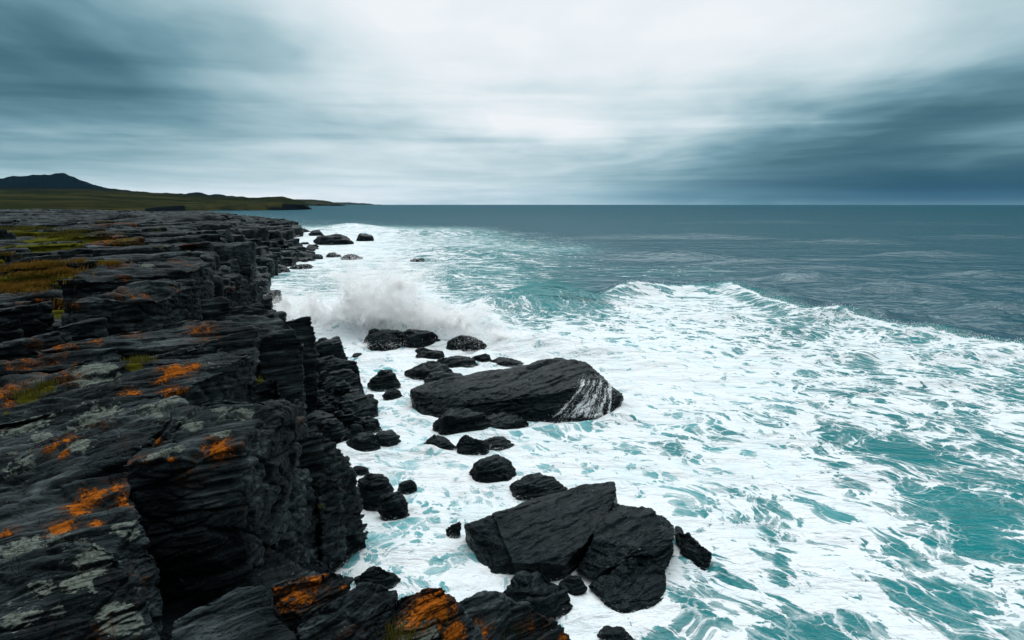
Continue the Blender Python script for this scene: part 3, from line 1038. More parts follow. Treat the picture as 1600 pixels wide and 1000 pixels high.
slab_field('shore_steps', 60, 125, 4.0, 2.0, 1.0, .16, 213, 1.5, .3, cond=edge(.3, 4.8), az=(-50, 4))
slab_field('shore_point', 120, 300, 12.0, 5.0, 1.5, .42, 204, 3.5, .1, cond=edge(2.4, 99), orange=FO, moss=FM, pale=.12)
slab_field('shore_point', 120, 290, 7.0, 3.5, 1.8, .35, 214, 2.5, .5, cond=edge(.3, 4.8))
# ------------------------------------------------------------------ heath, headlands and hills far behind
M_HEATH, T = material('heath')
pos = T.n('ShaderNodeNewGeometry').outputs['Position']
nor = T.n('ShaderNodeNewGeometry').outputs['Normal']
nz = T.n('ShaderNodeSeparateXYZ', ins={0: nor}).outputs[2]
pz = T.n('ShaderNodeSeparateXYZ', ins={0: pos}).outputs[2]
a1 = T.noise(pos, .006, 6, .6, .4)
a2 = T.noise(pos, .05, 5, .65)
c = T.ramp(T.m('ADD', T.m('MULTIPLY', a1, .6), T.m('MULTIPLY', a2, .4)), [(.36, (.004, .0070, .0050)), (.5, (.0125, .0165, .0080)), (.62, (.038, .0350, .0120))])
rk = T.mix(a2, (.002, .0035, .005), (.008, .011, .013))
c = T.mix(T.sstep(T.m('ADD', nz, T.m('MULTIPLY', T.m('SUBTRACT', a2, .5), .25)), .90, .78), c, rk)
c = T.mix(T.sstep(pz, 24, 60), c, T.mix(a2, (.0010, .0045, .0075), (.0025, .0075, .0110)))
b = T.n('ShaderNodeBsdfDiffuse', ins={'Color': c, 'Normal': T.bump(a2, .6, 2.0)})
out(T, b.outputs[0])


def elev_z(px, py, D):
    d = ray(px, py)
    return HC + d[2] / d[1] * D


def land(name, xs, coast, crest, sil, beach, px0, px1, n=500, m=160, tail=1.2, seed=0, rough=1.0, kind='structure'):
    """land between a coast and a crest line, both given as distances for a range of bearings"""
    pxs = np.linspace(px0, px1, n)
    Dc, Dr = np.interp(pxs, xs, coast), np.interp(pxs, xs, crest)
    ys, bz = np.interp(pxs, xs, sil), np.interp(pxs, xs, beach)
    t = np.concatenate([np.linspace(-.06, .12, 40), np.linspace(.13, 1, m), np.linspace(1.02, 1 + tail, 50)])
    D = Dc[None] + (Dr - Dc)[None] * t[:, None]
    ys = ys + 3.2 * rough / 15 * fbm(np.stack([pxs / 22, 0 * pxs, 0 * pxs], 1), 4, seed + 40)
    zc = np.array([elev_z(a, b_, d) for a, b_, d in zip(pxs, ys, Dr)])
    tt = t[:, None]
    rise = np.where(tt < 1, bz + (zc - bz) * np.clip(tt, 0, 1) ** 1.6, zc - (np.abs(zc) * .9 + 2) * np.clip((tt - 1) / tail, 0, 1) ** 1.5)
    sl = np.array([ray(a, 500)[0] for a in pxs]) / cp
    X_, Y_ = D * sl[None], D * np.ones_like(pxs)[None]
    P3 = np.stack([X_.ravel(), Y_.ravel(), 0 * X_.ravel()], 1)
    L_ = max(60, float(np.mean(Dr - Dc)))
    nzv = (fbm(P3 / (L_ * .35), 5, seed) * .5 + ridged(P3 / (L_ * .16), 4, seed + 3) * .3).reshape(X_.shape)
    z_ = -3 + (rise + 3) * smooth(-.02, .035, tt + .025 * fbm(P3 / (L_ * .08), 3, seed + 9).reshape(X_.shape))
    z_ = z_ + nzv * rough * np.clip(tt, 0, 1) * np.clip(1.25 - tt, .12, 1)
    me = raw_mesh(name, np.stack([X_, Y_, z_], -1).reshape(-1, 3), grid_faces(len(t), n)[:, ::-1])
    return link(name, me, M_HEATH, kind=kind)


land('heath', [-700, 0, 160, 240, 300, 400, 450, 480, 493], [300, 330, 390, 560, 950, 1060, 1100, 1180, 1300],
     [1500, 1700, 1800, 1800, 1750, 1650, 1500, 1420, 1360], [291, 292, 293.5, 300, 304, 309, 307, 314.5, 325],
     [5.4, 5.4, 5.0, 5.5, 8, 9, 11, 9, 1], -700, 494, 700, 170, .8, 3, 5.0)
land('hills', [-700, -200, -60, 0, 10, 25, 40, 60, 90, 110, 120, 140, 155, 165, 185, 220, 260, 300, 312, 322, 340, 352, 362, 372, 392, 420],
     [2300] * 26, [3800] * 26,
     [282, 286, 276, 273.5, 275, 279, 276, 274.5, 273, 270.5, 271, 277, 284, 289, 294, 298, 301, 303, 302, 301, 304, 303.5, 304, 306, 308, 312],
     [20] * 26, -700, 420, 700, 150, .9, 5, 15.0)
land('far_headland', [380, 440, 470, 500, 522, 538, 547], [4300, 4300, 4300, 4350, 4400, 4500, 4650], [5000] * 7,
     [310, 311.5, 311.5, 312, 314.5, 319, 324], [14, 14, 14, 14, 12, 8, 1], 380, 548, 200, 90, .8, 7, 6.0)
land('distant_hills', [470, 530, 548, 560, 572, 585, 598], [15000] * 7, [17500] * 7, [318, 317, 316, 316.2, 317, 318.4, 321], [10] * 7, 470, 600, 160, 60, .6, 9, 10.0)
# ------------------------------------------------------------------ slabs and blocks of the cliff
GS, GB, GP = 'bedded slabs along the cliff top', 'blocks of the cliff face', 'boulders heaped at the cliff foot'
GF, GW, GD = 'broken rocks in the foreground gully', 'wave washed rocks in the white water', 'skerries far along the shore'


def slab(name, label, top, zb, voxel, seed, extra=(), group=GS, **kw):
    return rock(name, label, [drop(top, zb, .05) + list(extra)], voxel, seed, mat=kw.pop('mat', M_DRY), cat=kw.pop('cat', 'rock slab'), group=group, **kw)


slab('rock_block', 'big square block with one bright orange lichen spot and round pale lichen rings',
     [(189, 729, 5.75), (246, 672, 5.95), (281, 635, 6.05), (343, 622, 6.05), (422, 624, 5.95), (457, 640, 5.7), (374, 696, 5.86), (303, 718, 5.8)], 3.9, .017, 1,
     [(215, 850, 4.75), (250, 875, 4.55), (330, 870, 4.5), (400, 810, 4.7), (445, 775, 4.3)], size=.9, cat='rock block', block=1.35, strata=.55,
     orange=[(345, 697, 26, 1.0), (240, 682, 14, .75), (262, 722, 10, .7), (330, 676, 16, .6), (215, 722, 14, .5), (380, 690, 12, .5), (300, 755, 30, .35)],
     pale=.12, pale_at=[(235, 708, 26, 1.6), (285, 695, 10, 1.4), (340, 667, 20, 1.3), (300, 655, 22, 1.1), (390, 640, 22, .9), (350, 640, 30, .8)])
slab('rock_slab', 'broad dark slab streaked with pale lichen behind the big square block',
     [(-80, 672, 5.75), (145, 627, 5.95), (246, 612, 6.0), (284, 632, 5.95), (200, 722, 5.55), (120, 752, 5.45), (20, 790, 5.3), (-80, 815, 5.2)], 4.5, .019, 2, size=1.0,
     orange=[(85, 695, 22, .6), (105, 700, 14, .6), (110, 678, 22, .5), (150, 650, 20, .35)], pale=.14,
     pale_at=[(125, 688, 18, 1.5), (70, 676, 16, 1.3), (150, 640, 60, .9), (240, 625, 40, 1.0), (30, 660, 60, .8), (20, 715, 40, .7)])
slab('rock_slab', 'sloping slab at the left edge with a long smear of orange lichen',
     [(-90, 835, 5.5), (0, 802, 5.6), (110, 762, 5.7), (189, 738, 5.75), (196, 771, 5.62), (216, 806, 5.45), (242, 850, 5.15), (170, 945, 5.0), (60, 1020, 5.0), (-90, 1020, 5.1)],
     4.2, .015, 3, [(246, 930, 4.75), (246, 985, 4.5)], size=.85,
     orange=[(150, 768, 22, 1.0), (125, 785, 22, 1.0), (100, 815, 22, .95), (155, 812, 12, .8), (10, 822, 16, .75), (175, 752, 18, .7), (195, 780, 26, .55), (215, 900, 26, .4)],
     pale=.14, pale_at=[(200, 818, 18, 1.8), (210, 830, 16, 1.6), (40, 860, 50, 1.0), (80, 830, 30, .9), (130, 850, 30, .8), (15, 920, 40, 1.2)])
slab('rock_slab', 'nearest slab in the bottom left corner, grey green with crusts of lichen',
     [(-90, 898, 5.42), (60, 872, 5.5), (120, 853, 5.56), (154, 853, 5.56), (178, 866, 5.46), (172, 934, 5.05), (230, 958, 4.9), (248, 1010, 4.65), (100, 1090, 4.7), (-90, 1090, 4.9)],
     4.1, .013, 4, size=.75, pale=.26, pale_at=[(150, 870, 26, 1.8), (130, 900, 26, 1.3), (190, 960, 30, 1.9), (205, 970, 24, 1.7), (20, 960, 40, .9), (95, 950, 12, 1.3), (60, 910, 30, .8)])
slab('rock_slab', 'long ledge with a patch of green moss and rusty orange lichen near its broken end',
     [(-80, 603, 5.6), (0, 593, 5.7), (180, 571, 5.9), (256, 559, 5.95), (330, 552, 5.9), (388, 548, 5.85), (396, 556, 5.72), (350, 577, 5.72), (285, 607, 5.55), (200, 630, 5.45),
      (100, 643, 5.4), (-80, 676, 5.25)], 4.5, .024, 5, [(394, 612, 4.9), (360, 628, 5.0)], size=1.0,
     orange=[(275, 572, 24, .9), (300, 565, 16, .8), (255, 585, 16, .6), (270, 610, 26, .75), (200, 606, 18, .6), (20, 600, 40, .55), (10, 620, 30, .5), (110, 583, 24, .5), (290, 615, 14, .7)],
     moss=[(50, 610, 22, .9), (75, 600, 18, .85), (35, 616, 14, .8), (215, 563, 16, .9), (14, 640, 12, .5)], pale=.16, pale_at=[(150, 575, 30, 1.6), (170, 570, 18, 1.4), (330, 560, 30, .6)])
slab('rock_slab', 'smooth tongue of slab ending in a rounded nose left of the moss tuft',
     [(-80, 580, 5.88), (0, 567, 5.92), (120, 548, 6.0), (180, 542, 6.02), (188, 552, 5.85), (100, 575, 5.76), (-80, 604, 5.6)], 4.8, .028, 6, size=.8, pale=.2, amp=.7,
     orange=[(90, 553, 18, .4), (120, 565, 14, .4)])
slab('rock_slab', 'short lens shaped slab lying just above the moss tuft',
     [(213, 560, 5.8), (300, 538, 6.0), (340, 529, 6.02), (352, 537, 5.9), (342, 550, 5.78), (262, 563, 5.68)], 4.9, .028, 7, size=.8, amp=.7, pale=.15)
slab('rock_slab', 'long layered ledge rising to a dark broken end beside the tall cliff block',
     [(52, 548, 5.9), (200, 513, 6.15), (290, 498, 6.2), (352, 501, 6.1), (402, 514, 5.9), (395, 535, 5.6), (250, 548, 5.7), (150, 562, 5.6), (52, 568, 5.6)], 4.6, .03, 8,
     [(404, 550, 5.3), (388, 560, 5.2)], size=1.0, orange=[(150, 515, 16, .6), (215, 517, 20, .5), (320, 508, 30, .5), (90, 550, 40, .5), (330, 525, 30, .4), (60, 555, 20, .5)], pale=.15)
slab('rock_slab', 'long high ledge with ribbed top ending in a square cliff over dark shadow',
     [(90, 490, 6.1), (100, 471, 6.5), (220, 439, 6.65), (292, 435, 6.65), (308, 442, 6.5), (250, 470, 6.2), (150, 490, 6.0)], 5.0, .036, 9, [(312, 497, 5.3), (300, 500, 5.3)],
     size=1.1, orange=[(215, 455, 14, .6), (190, 458, 14, .5), (120, 480, 14, .4), (282, 443, 10, .4)], pale=.15)
slab('rock_slab', 'upper ledge beside the golden grass, with a blocky end standing over a cleft',
     [(88, 438, 6.5), (150, 418, 6.7), (232, 405, 6.8), (300, 402, 6.72), (334, 408, 6.6), (300, 425, 6.4), (180, 440, 6.3)], 5.0, .04, 10, [(336, 456, 5.2), (290, 458, 5.2)],
     size=1.2, orange=[(200, 426, 14, .4)], pale_at=[(228, 405, 10, 1.6)], pale=.12)
slab('rock_slab', 'blue grey tongue of rock with a bulbous tip below the golden grass',
     [(-60, 492, 6.05), (0, 484, 6.1), (55, 475, 6.25), (78, 468, 6.3), (82, 482, 6.05), (50, 492, 5.9), (-60, 506, 5.8)], 5.3, .034, 11, size=.8, pale=.25, amp=.8)
slab('rock_slab', 'stub of smooth slab at the left edge, under the bulbous tongue of rock',
     [(-50, 518, 5.9), (0, 506, 6.0), (28, 496, 6.1), (33, 506, 5.9), (0, 520, 5.7), (-50, 530, 5.7)], 5.2, .034, 12, size=.8, pale=.2, amp=.8)
slab('rock_slab', 'slim ledge in the shadow between the two long layered ledges',
     [(85, 512, 6.0), (140, 498, 6.1), (165, 496, 6.1), (168, 503, 5.95), (120, 512, 5.85), (90, 516, 5.8)], 5.3, .034, 13, size=.7, amp=.8)
slab('rock_slab', 'low ribbed ledge at the left edge above the long moss streak',
     [(-60, 556, 5.85), (20, 534, 5.95), (90, 520, 6.05), (110, 524, 5.9), (40, 546, 5.7), (-60, 570, 5.6)], 5.0, .03, 14, size=.8, orange=[(60, 548, 20, .4)], pale=.2)

# ------------------------------------------------------------------ cliff face
slab('cliff_block', 'tall dark cliff block standing over the boulder heap, split top',
     [(402, 532, 4.55), (420, 517, 4.75), (458, 515, 4.75), (463, 527, 4.45), (472, 541, 4.1), (474, 590, 2.9), (472, 610, 2.6), (400, 604, 2.85)], -.5, .036, 15, group=GB, cat='cliff block', size=.85, block=1.5, strata=1.9)
slab('cliff_block', 'rounded buttress at the sea edge, right of the tall cliff block',
     [(440, 503, 4.45), (456, 497, 4.5), (484, 499, 4.45), (491, 514, 4.05), (491, 530, 3.65), (486, 545, 3.2), (478, 566, 2.7), (455, 560, 2.9)], -.5, .042, 16, group=GB, cat='cliff block', size=.85, block=1.5, strata=1.9)
slab('cliff_block', 'flat capstone bridging between the layered ledge and the tall cliff block',
     [(350, 500, 5.0), (376, 495, 5.02), (424, 497, 4.92), (445, 503, 4.8), (456, 514, 4.55), (400, 530, 4.55), (352, 518, 4.75)], 3.2, .045, 17, group=GB, cat='cliff block', size=1.1, block=1.5, strata=1.9)
slab('cliff_block', 'small square block in the cleft right of the high ledge',
     [(312, 468, 5.4), (345, 461, 5.5), (357, 468, 5.3), (357, 495, 4.6), (312, 497, 4.6)], 3.5, .05, 18, group=GB, cat='cliff block', size=1.0, block=1.5, strata=1.9)
slab('cliff_block', 'sloping stepped block at the cliff edge above the surf, under the skyline crags',
     [(355, 480, 4.9), (400, 471, 5.0), (412, 478, 4.8), (424, 496, 4.2), (362, 500, 4.4)], -.5, .055, 19, group=GB, cat='cliff block', size=1.1, block=1.5, strata=1.9)
slab('cliff_block', 'overhanging crag where the far cliff edge meets the surf',
     [(352, 447, 5.3), (398, 441, 5.2), (408, 455, 4.5), (411, 478, 3.6), (360, 472, 4.3)], -.5, .05, 20, group=GB, cat='cliff block', size=.85, block=1.5, strata=1.9)
slab('cliff_block', 'knobbly outcrop with yellow moss under the end of the long ledge',
     [(402, 584, 4.5), (430, 588, 4.4), (441, 610, 4.0), (442, 634, 3.6), (396, 634, 3.7)], 1.0, .034, 21, group=GB, cat='cliff block', size=.9, block=1.5, strata=1.9, moss=[(405, 586, 14, .8)])
slab('cliff_block', 'rounded shoulder of the cliff face below the big square block',
     [(458, 682, 3.6), (498, 674, 3.6), (517, 688, 3.2), (540, 713, 2.6), (554, 747, 1.9), (555, 780, 1.1), (500, 762, 2.0), (452, 742, 2.6)], -.6, .032, 22, group=GB, cat='cliff block', size=1.1, block=1.5, strata=1.9, mat=M_DRY)
slab('cliff_block', 'lowest buttress of the cliff face, its foot in the swirling water',
     [(520, 776, 1.6), (551, 780, 1.4), (562, 800, 1.0), (570, 836, .3), (566, 868, -.1), (545, 900, -.3), (500, 880, .4), (512, 820, 1.3)], -.8, .032, 23, group=GB, cat='cliff block', size=1.1, block=1.5, strata=1.9, mat=M_WET)
slab('cliff_block', 'dark slab of cliff face deep in the shade of the big square block',
     [(406, 742, 3.9), (440, 722, 3.9), (450, 730, 3.3), (480, 742, 2.8), (492, 800, 1.7), (490, 850, .8), (430, 862, 1.3), (410, 800, 2.5)], -.6, .03, 24, group=GB, cat='cliff block', size=1.0, block=1.5, strata=1.9, mat=M_DRY,
     moss=[(500, 800, 12, .4)])
slab('cliff_block', 'small knob bulging from the middle of the lower cliff face',
     [(494, 750, 2.6), (514, 740, 2.6), (530, 752, 2.3), (532, 788, 1.5), (500, 794, 1.6)], .0, .028, 25, group=GB, cat='cliff block', size=.8, block=1.5, strata=1.9, mat=M_DRY, moss=[(505, 790, 14, .5)])
slab('cliff_block', 'recessed dark block in the cleft between the big square block and the boulder heap',
     [(420, 640, 3.8), (450, 626, 3.8), (468, 630, 3.5), (472, 662, 3.1), (458, 700, 2.9), (420, 690, 3.4)], -.6, .034, 27, group=GB, cat='cliff block', size=1.0, block=1.5, strata=1.6)
slab('cliff_block', 'black rock at the bottom of the gully behind the foreground rocks',
     [(370, 850, 2.7), (450, 842, 2.3), (512, 880, .7), (495, 925, .3), (400, 940, 1.3)], -.6, .028, 26, group=GB, cat='cliff block', size=.9, block=1.5, strata=1.9, mat=M_WET)

# ------------------------------------------------------------------ foreground rocks
slab('rock', 'bare slate grey block with a slanting flat top at the bottom edge',
     [(268, 970, 4.7), (330, 936, 4.8), (370, 917, 4.85), (409, 918, 4.8), (440, 960, 4.6), (463, 1006, 4.35), (350, 1050, 4.4), (260, 1030, 4.5)], 3.5, .013, 31, group=GF, cat='rock', size=.6, strata=.5, block=.5)
slab('rock', 'rust coloured rock wedged between the slate grey block and the cliff',
     [(418, 917, 4.5), (450, 901, 4.55), (519, 889, 4.4), (547, 904, 4.2), (540, 928, 4.0), (470, 967, 4.1), (430, 942, 4.3)], 3.2, .014, 32, group=GF, cat='rock', size=.6,
     orange=[(470, 930, 36, .75), (500, 910, 30, .7), (440, 925, 20, .6), (543, 912, 8, .7)])
slab('rock', 'dark faceted rock between the rust coloured rock and the orange crusted one',
     [(463, 976, 4.3), (500, 951, 4.4), (567, 910, 4.3), (618, 923, 4.0), (613, 970, 3.7), (600, 1030, 3.6), (470, 1030, 4.1)], 3.0, .014, 33, group=GF, cat='rock', size=.6, strata=.6)
slab('rock', 'rock thickly crusted with bright orange lichen at the bottom edge',
     [(608, 943, 3.9), (626, 929, 4.0), (660, 921, 4.1), (690, 915, 4.1), (708, 943, 3.8), (745, 985, 3.4), (740, 1030, 3.2), (620, 1030, 3.6)], 2.6, .013, 34, group=GF, cat='rock', size=.6,
     orange=[(650, 950, 34, .9), (685, 935, 26, 1.0), (700, 955, 24, .9), (720, 980, 20, 1.0), (625, 970, 22, .7), (670, 975, 16, .7)], pale_at=[(670, 985, 30, 1.6), (640, 985, 24, 1.3)])
rock('rock', 'lumpy brown black rock at the bottom edge, right of the orange crusted one',
     [drop([(720, 946, 3.3), (748, 932, 3.35), (790, 934, 3.2), (800, 965, 2.9), (740, 1030, 2.9), (715, 1000, 3.1)], 1.5), drop([(780, 940, 3.1), (822, 945, 3.0), (862, 968, 2.6), (900, 1006, 2.2), (820, 1040, 2.3), (770, 1000, 2.7)], 1.0)],
     .014, 35, .6, M_DRY, group=GF, orange=[(890, 995, 14, .6), (760, 985, 40, .35), (830, 970, 24, .35)], pale=.1)
rock('rock', 'small black rock at the foot of the cliff behind the dark faceted rock', [lump(554, 882, 624, 926, 36, zb=0)], .026, 36, .6, group=GF)

# ------------------------------------------------------------------ boulder heap under the cliff block
HEAP = [('pointed boulder at the seaward top of the heap', [(488, 549, .9), (500, 536, 1.3), (527, 526, 1.45), (532, 535, 1.3), (539, 552, .6), (541, 567, 0), (505, 570, .1), (486, 560, .4)]),
        ('wide boulder with a ridged back beneath the pointed one', [(473, 577, .7), (502, 557, 1.15), (520, 566, .95), (556, 566, .92), (562, 582, .4), (545, 592, 0), (505, 595, 0)]),
        ('blocky boulder with a flat lit top in the middle of the heap', [(502, 600, .7), (515, 585, 1.0), (545, 578, 1.15), (563, 586, .95), (569, 612, .25), (540, 620, .15), (505, 612, .4)]),
        ('layered boulder at the seaward foot of the heap', [(518, 614, .85), (560, 606, .93), (570, 620, .7), (573, 640, .25), (545, 650, .05), (513, 645, .3)]),
        ('rounded boulder jutting furthest into the water from the heap', [(552, 627, .6), (578, 618, .75), (588, 630, .5), (588, 646, .1), (568, 656, 0), (550, 645, .2)]),
        ('dark boulder in the shade at the landward foot of the heap', [(470, 652, .9), (490, 643, .85), (519, 650, .7), (524, 668, .35), (505, 686, .05), (475, 682, .3)]),
        ('dim boulder against the cliff block near a pool of foam', [(468, 606, 1.6), (492, 600, 1.5), (503, 620, 1.0), (500, 645, .5), (468, 642, .8)])]
for k, (lb, pts) in enumerate(HEAP):
    rock('boulder', lb, [drop(pts, -.6, .03) + back(pts[1:3], .6, .8)], .045, 40 + k, 1.0, group=GP, cat='boulder', block=.9)
for k, (lb, bx) in enumerate([('low wet boulder lapped by foam at the very end of the heap', (555, 650, 594, 674)), ('small dark boulder squeezed in under the layered boulder', (500, 655, 534, 692)),
                              ('half hidden boulder behind the low wet one at the heap end', (516, 642, 562, 674))]):
    rock('boulder', lb, [lump(*bx, 50 + k)], .04, 50 + k, .9, group=GP, cat='boulder')

rs = np.random.RandomState(77)
for k in range(34):
    px_, py_ = 0, 0
    t_ = rs.rand()
    py_ = 560 + 130 * t_ + rs.normal(0, 6)
    px_ = 478 + 70 * rs.rand() * (1 if t_ > .2 else .5) + (10 if t_ > .5 else 0)
    w_ = rs.uniform(22, 44)
    rock('boulder', 'small dark angular boulder filling the gaps of the heap at the cliff foot', [lump(px_ - w_ / 2, py_ - w_ * rs.uniform(.5, .85), px_ + w_ / 2, py_, 150 + k, zb=float(rs.choice([0, .15, .45])))],
         0.04, 150 + k, .9, block=1.5, group='small boulders between the big ones of the heap', cat='boulder')
for k in range(16):
    t_ = rs.rand()
    px_, py_ = 512 + 62 * t_ + rs.normal(0, 12), 668 + 60 * rs.rand()
    w_ = rs.uniform(16, 34)
    rock('boulder', 'small wet boulder in the foam between the heap and the lower cliff face', [lump(px_ - w_ / 2, py_ - w_ * rs.uniform(.45, .7), px_ + w_ / 2, py_, 190 + k)],
         .038, 190 + k, .8, block=1.4, group='small wet boulders below the heap', cat='boulder')
for k in range(18):
    t_ = rs.rand()
    py_ = 362 + 66 * t_
    px_ = np.interp(py_, [360, 378, 392, 402, 414, 428], [486, 452, 462, 486, 452, 424]) + abs(rs.normal(2, 16))
    w_ = rs.uniform(12, 30) * (.6 + .4 * t_)
    rock('skerry', 'small dark rock awash at the foot of the far cliff', [lump(px_ - w_ / 2, py_ - w_ * rs.uniform(.25, .45), px_ + w_ / 2, py_, 210 + k)],
         .2, 210 + k, 1.6, block=1.4, group='small rocks awash along the far cliff', cat='skerry')
# ------------------------------------------------------------------ rocks in the surf
tp = [(640, 611, .85), (680, 597, 1.05), (784, 577, 1.4), (876, 560, 1.75), (916, 565, 1.75), (936, 590, 1.4), (970, 620, .7)]
rock('rock_wedge', 'huge wedge shaped slab with white water pouring off its seaward end',
     [[(x, y, z) for x, y, z in tp] + [(962, 640, .25), (916, 662, 0), (868, 657, 0), (840, 648, .25), (776, 640, .5), (694, 634, .5), (662, 655, 0), (648, 637, .25), (860, 612, 1.2), (915, 602, 1.4), (700, 622, .8), (790, 622, .95)] +
      [('w', *(U(x, y, 0)[:2]), -.6) for x, y in ((655, 655), (690, 650), (776, 652), (868, 660), (916, 664), (968, 632))] + back(tp, .6, 1.6)], .038, 61, 1.25, cat='rock', group=GW, block=.55, amp=.8, strata=.8, wet_z=3)
rock('rock', 'flat rock veined with foam directly in front of the huge wedge', [lump(672, 637, 770, 684, 62), lump(740, 645, 828, 676, 63)], .032, 62, .9, group=GW)
rock('rock', 'low oval rock by itself left of the foam veined rocks', [lump(659, 680, 713, 709, 64)], .03, 64, .8, group=GW)
rock('rock', 'long low rock fringed with foam in front of the flat veined one', [lump(709, 676, 765, 712, 65), lump(745, 683, 804, 704, 66)], .03, 65, .8, group=GW)
rock('rock', 'domed rock alone between the wedge and the big tilted slab', [lump(726, 718, 809, 761, 67)], .028, 67, .9, group=GW)
rock('rock', 'low two part rock just behind the big tilted slab', [lump(792, 745, 888, 786, 68), lump(826, 740, 856, 756, 69)], .028, 68, .8, group=GW)
tp = [(768, 804, .95), (892, 760, 1.2), (958, 752, 1.25), (963, 774, 1.1)]
rock('tilted_slab', 'big tilted slab like a broken table with a cracked smooth face',
     [[(768, 804, .95), (892, 761, 1.2), (957, 752, 1.25), (963, 774, 1.1), (941, 813, .95), (905, 858, .72), (884, 884, .5), (852, 896, .25), (800, 878, .5), (790, 860, .62)] + back(tp, .5, .8) +
      [('w', *(U(x, y, 0)[:2]), -.6) for x, y in ((852, 905), (888, 893), (812, 893), (940, 850))],
      [(725, 818, .7), (765, 806, .9), (790, 860, .58), (806, 884, .3), (768, 905, 0), (737, 862, .1)] + back([(725, 818, .7), (765, 806, .85)], .5, .6) +
      [('w', *(U(x, y, 0)[:2]), -.6) for x, y in ((768, 907), (737, 865), (815, 903))]], .026, 70, 1.0, cat='rock', group=GW, block=.40, strata=.45, amp=.7)
tp = [(960, 785, 1.0), (1016, 793, 1.1), (1050, 822, .9)]
rock('rock', 'bulky rounded rock leaning against the right side of the tilted slab',
     [[(924, 842, .8), (960, 785, 1.02), (1016, 793, 1.1), (1050, 822, .9), (1051, 850, .75), (1046, 890, .4), (1000, 850, .95), (960, 880, .6), (925, 905, .2), (898, 893, .2)] + back(tp, .5, .9),
      [(985, 870, .78), (1040, 880, .5), (1044, 944, -.05), (1024, 970, -.1), (988, 967, -.05), (950, 940, .15), (920, 915, .1)] + [('w', *(U(x, y, 0)[:2]), -.6) for x, y in ((1044, 948), (1000, 972), (925, 920))]],
     .026, 71, 1.0, group=GW, block=.6)
rock('rock', 'isolated black rock with a square shoulder right of the bulky rounded rock', [[(1055, 827, .4), (1076, 836, .6), (1111, 866, .45), (1098, 896, 0), (1066, 880, 0), (1056, 850, .1)] + back([(1055, 827, .4), (1076, 836, .6), (1111, 866, .45)], .5, .5)], .024, 72, .7, group=GW)
rock('rock', 'broad domed rock in front of the tilted slab, near the bottom edge', [lump(772, 899, 896, 977, 73)], .024, 73, .9, group=GW)
rock('rock', 'little rock jammed between the broad domed rock and the bulky rounded one', [lump(872, 896, 914, 936, 74)], .022, 74, .6, group=GW)
rock('rock', 'tiny upright rock left of the tilted slab', [drop([(695, 828, .12), (706, 816, .34), (718, 812, .42), (719, 826, .25), (710, 842, 0), (700, 840, 0)], -.4, .02)], .02, 75, .35, group=GW, amp=.6)
rock('rock', 'small diamond shaped rock alone in the foam near the cliff', [lump(619, 751, 653, 774, 76)], .022, 76, .5, group=GW)
rock('rock', 'large sloping rock with spray on its lower edge against the cliff', [lump(552, 740, 618, 800, 77), lump(590, 768, 639, 815, 78)], .028, 77, .9, group=GW)
rock('rock', 'small rock tucked behind the large sloping one at the cliff', [lump(547, 726, 576, 744, 79)], .028, 79, .6, group=GW)
rock('rock', 'twin humped rock lapped by foam in front of the heap end', [lump(535, 678, 596, 711, 80), lump(580, 675, 628, 700, 81)], .03, 80, .8, group=GW)
rock('rock', 'pebble sized rock just below the twin humped rock', [lump(581, 705, 609, 719, 82)], .028, 82, .5, group=GW)
rock('rock', 'angular rock in the channel between the boulder heap and the wedge', [lump(572, 578, 625, 611, 83)], .034, 83, .8, group=GW)
rock('rock', 'small rock just in front of the angular one in the channel', [lump(595, 606, 632, 627, 84)], .032, 84, .6, group=GW)
rock('rock', 'long humped rock hit by the big splash of the wave', [lump(562, 512, 640, 549, 85), lump(610, 514, 689, 547, 86)], .05, 85, 1.2, group=GW)
rock('rock', 'domed rock with spray behind it, right of the one hit by the splash', [lump(694, 525, 764, 551, 87)], .05, 87, 1.2, group=GW)
rock('rock', 'small two lobed rock in front of the splashed rocks', [lump(647, 541, 680, 556, 88), lump(648, 546, 696, 563, 89)], .045, 88, .9, group=GW)
rock('rock', 'flat spray covered reef behind the left end of the wedge', [lump(630, 566, 706, 594, 90), lump(680, 557, 748, 576, 91)], .045, 90, 1.0, group=GW)
rock('rock', 'low reef lying behind the top of the wedge', [lump(660, 580, 735, 606, 92)], .045, 92, .9, group=GW)
rock('rock', 'small domed rock at the right end of the spray covered reef', [lump(732, 553, 768, 568, 93)], .045, 93, .8, group=GW)
rock('rock', 'flat sliver of rock seen over the high back of the wedge', [lump(762, 558, 822, 572, 94)], .045, 94, .8, group=GW)
rock('rock', 'scrap of rock awash left of the splashed rocks', [lump(545, 551, 575, 563, 95)], .045, 95, .7, group=GW)
rock('rock', 'dark rock tip breaking the bottom edge of the picture', [lump(930, 986, 994, 1014, 96)], .024, 96, .6, group=GW)

for k, (lb, bx, vx) in enumerate([
        ('long dark skerry off the far point of the shore', (487, 366, 553, 383), .35), ('skerry with a pointed tip, furthest out from the far point', (555, 365, 584, 377), .3),
        ('small skerry nearest the far point', (479, 359, 506, 369), .3), ('flat skerry awash in the middle of the surf', (507, 395, 534, 403), .22),
        ('humped skerry beside the flat one in the surf', (529, 397, 567, 407), .22), ('low tongue of reef at the foot of the far cliff', (446, 391, 491, 405), .22),
        ('lower reef nearest to us at the foot of the far cliff', (450, 411, 489, 421), .18), ('lone rock awash in the green swell right of the splash', (638, 404, 666, 410), .2)]):
    rock('skerry', lb, [lump(*bx, 110 + k)], vx, 110 + k, 3.0 if k < 3 else 2.0, group=GD, cat='skerry')
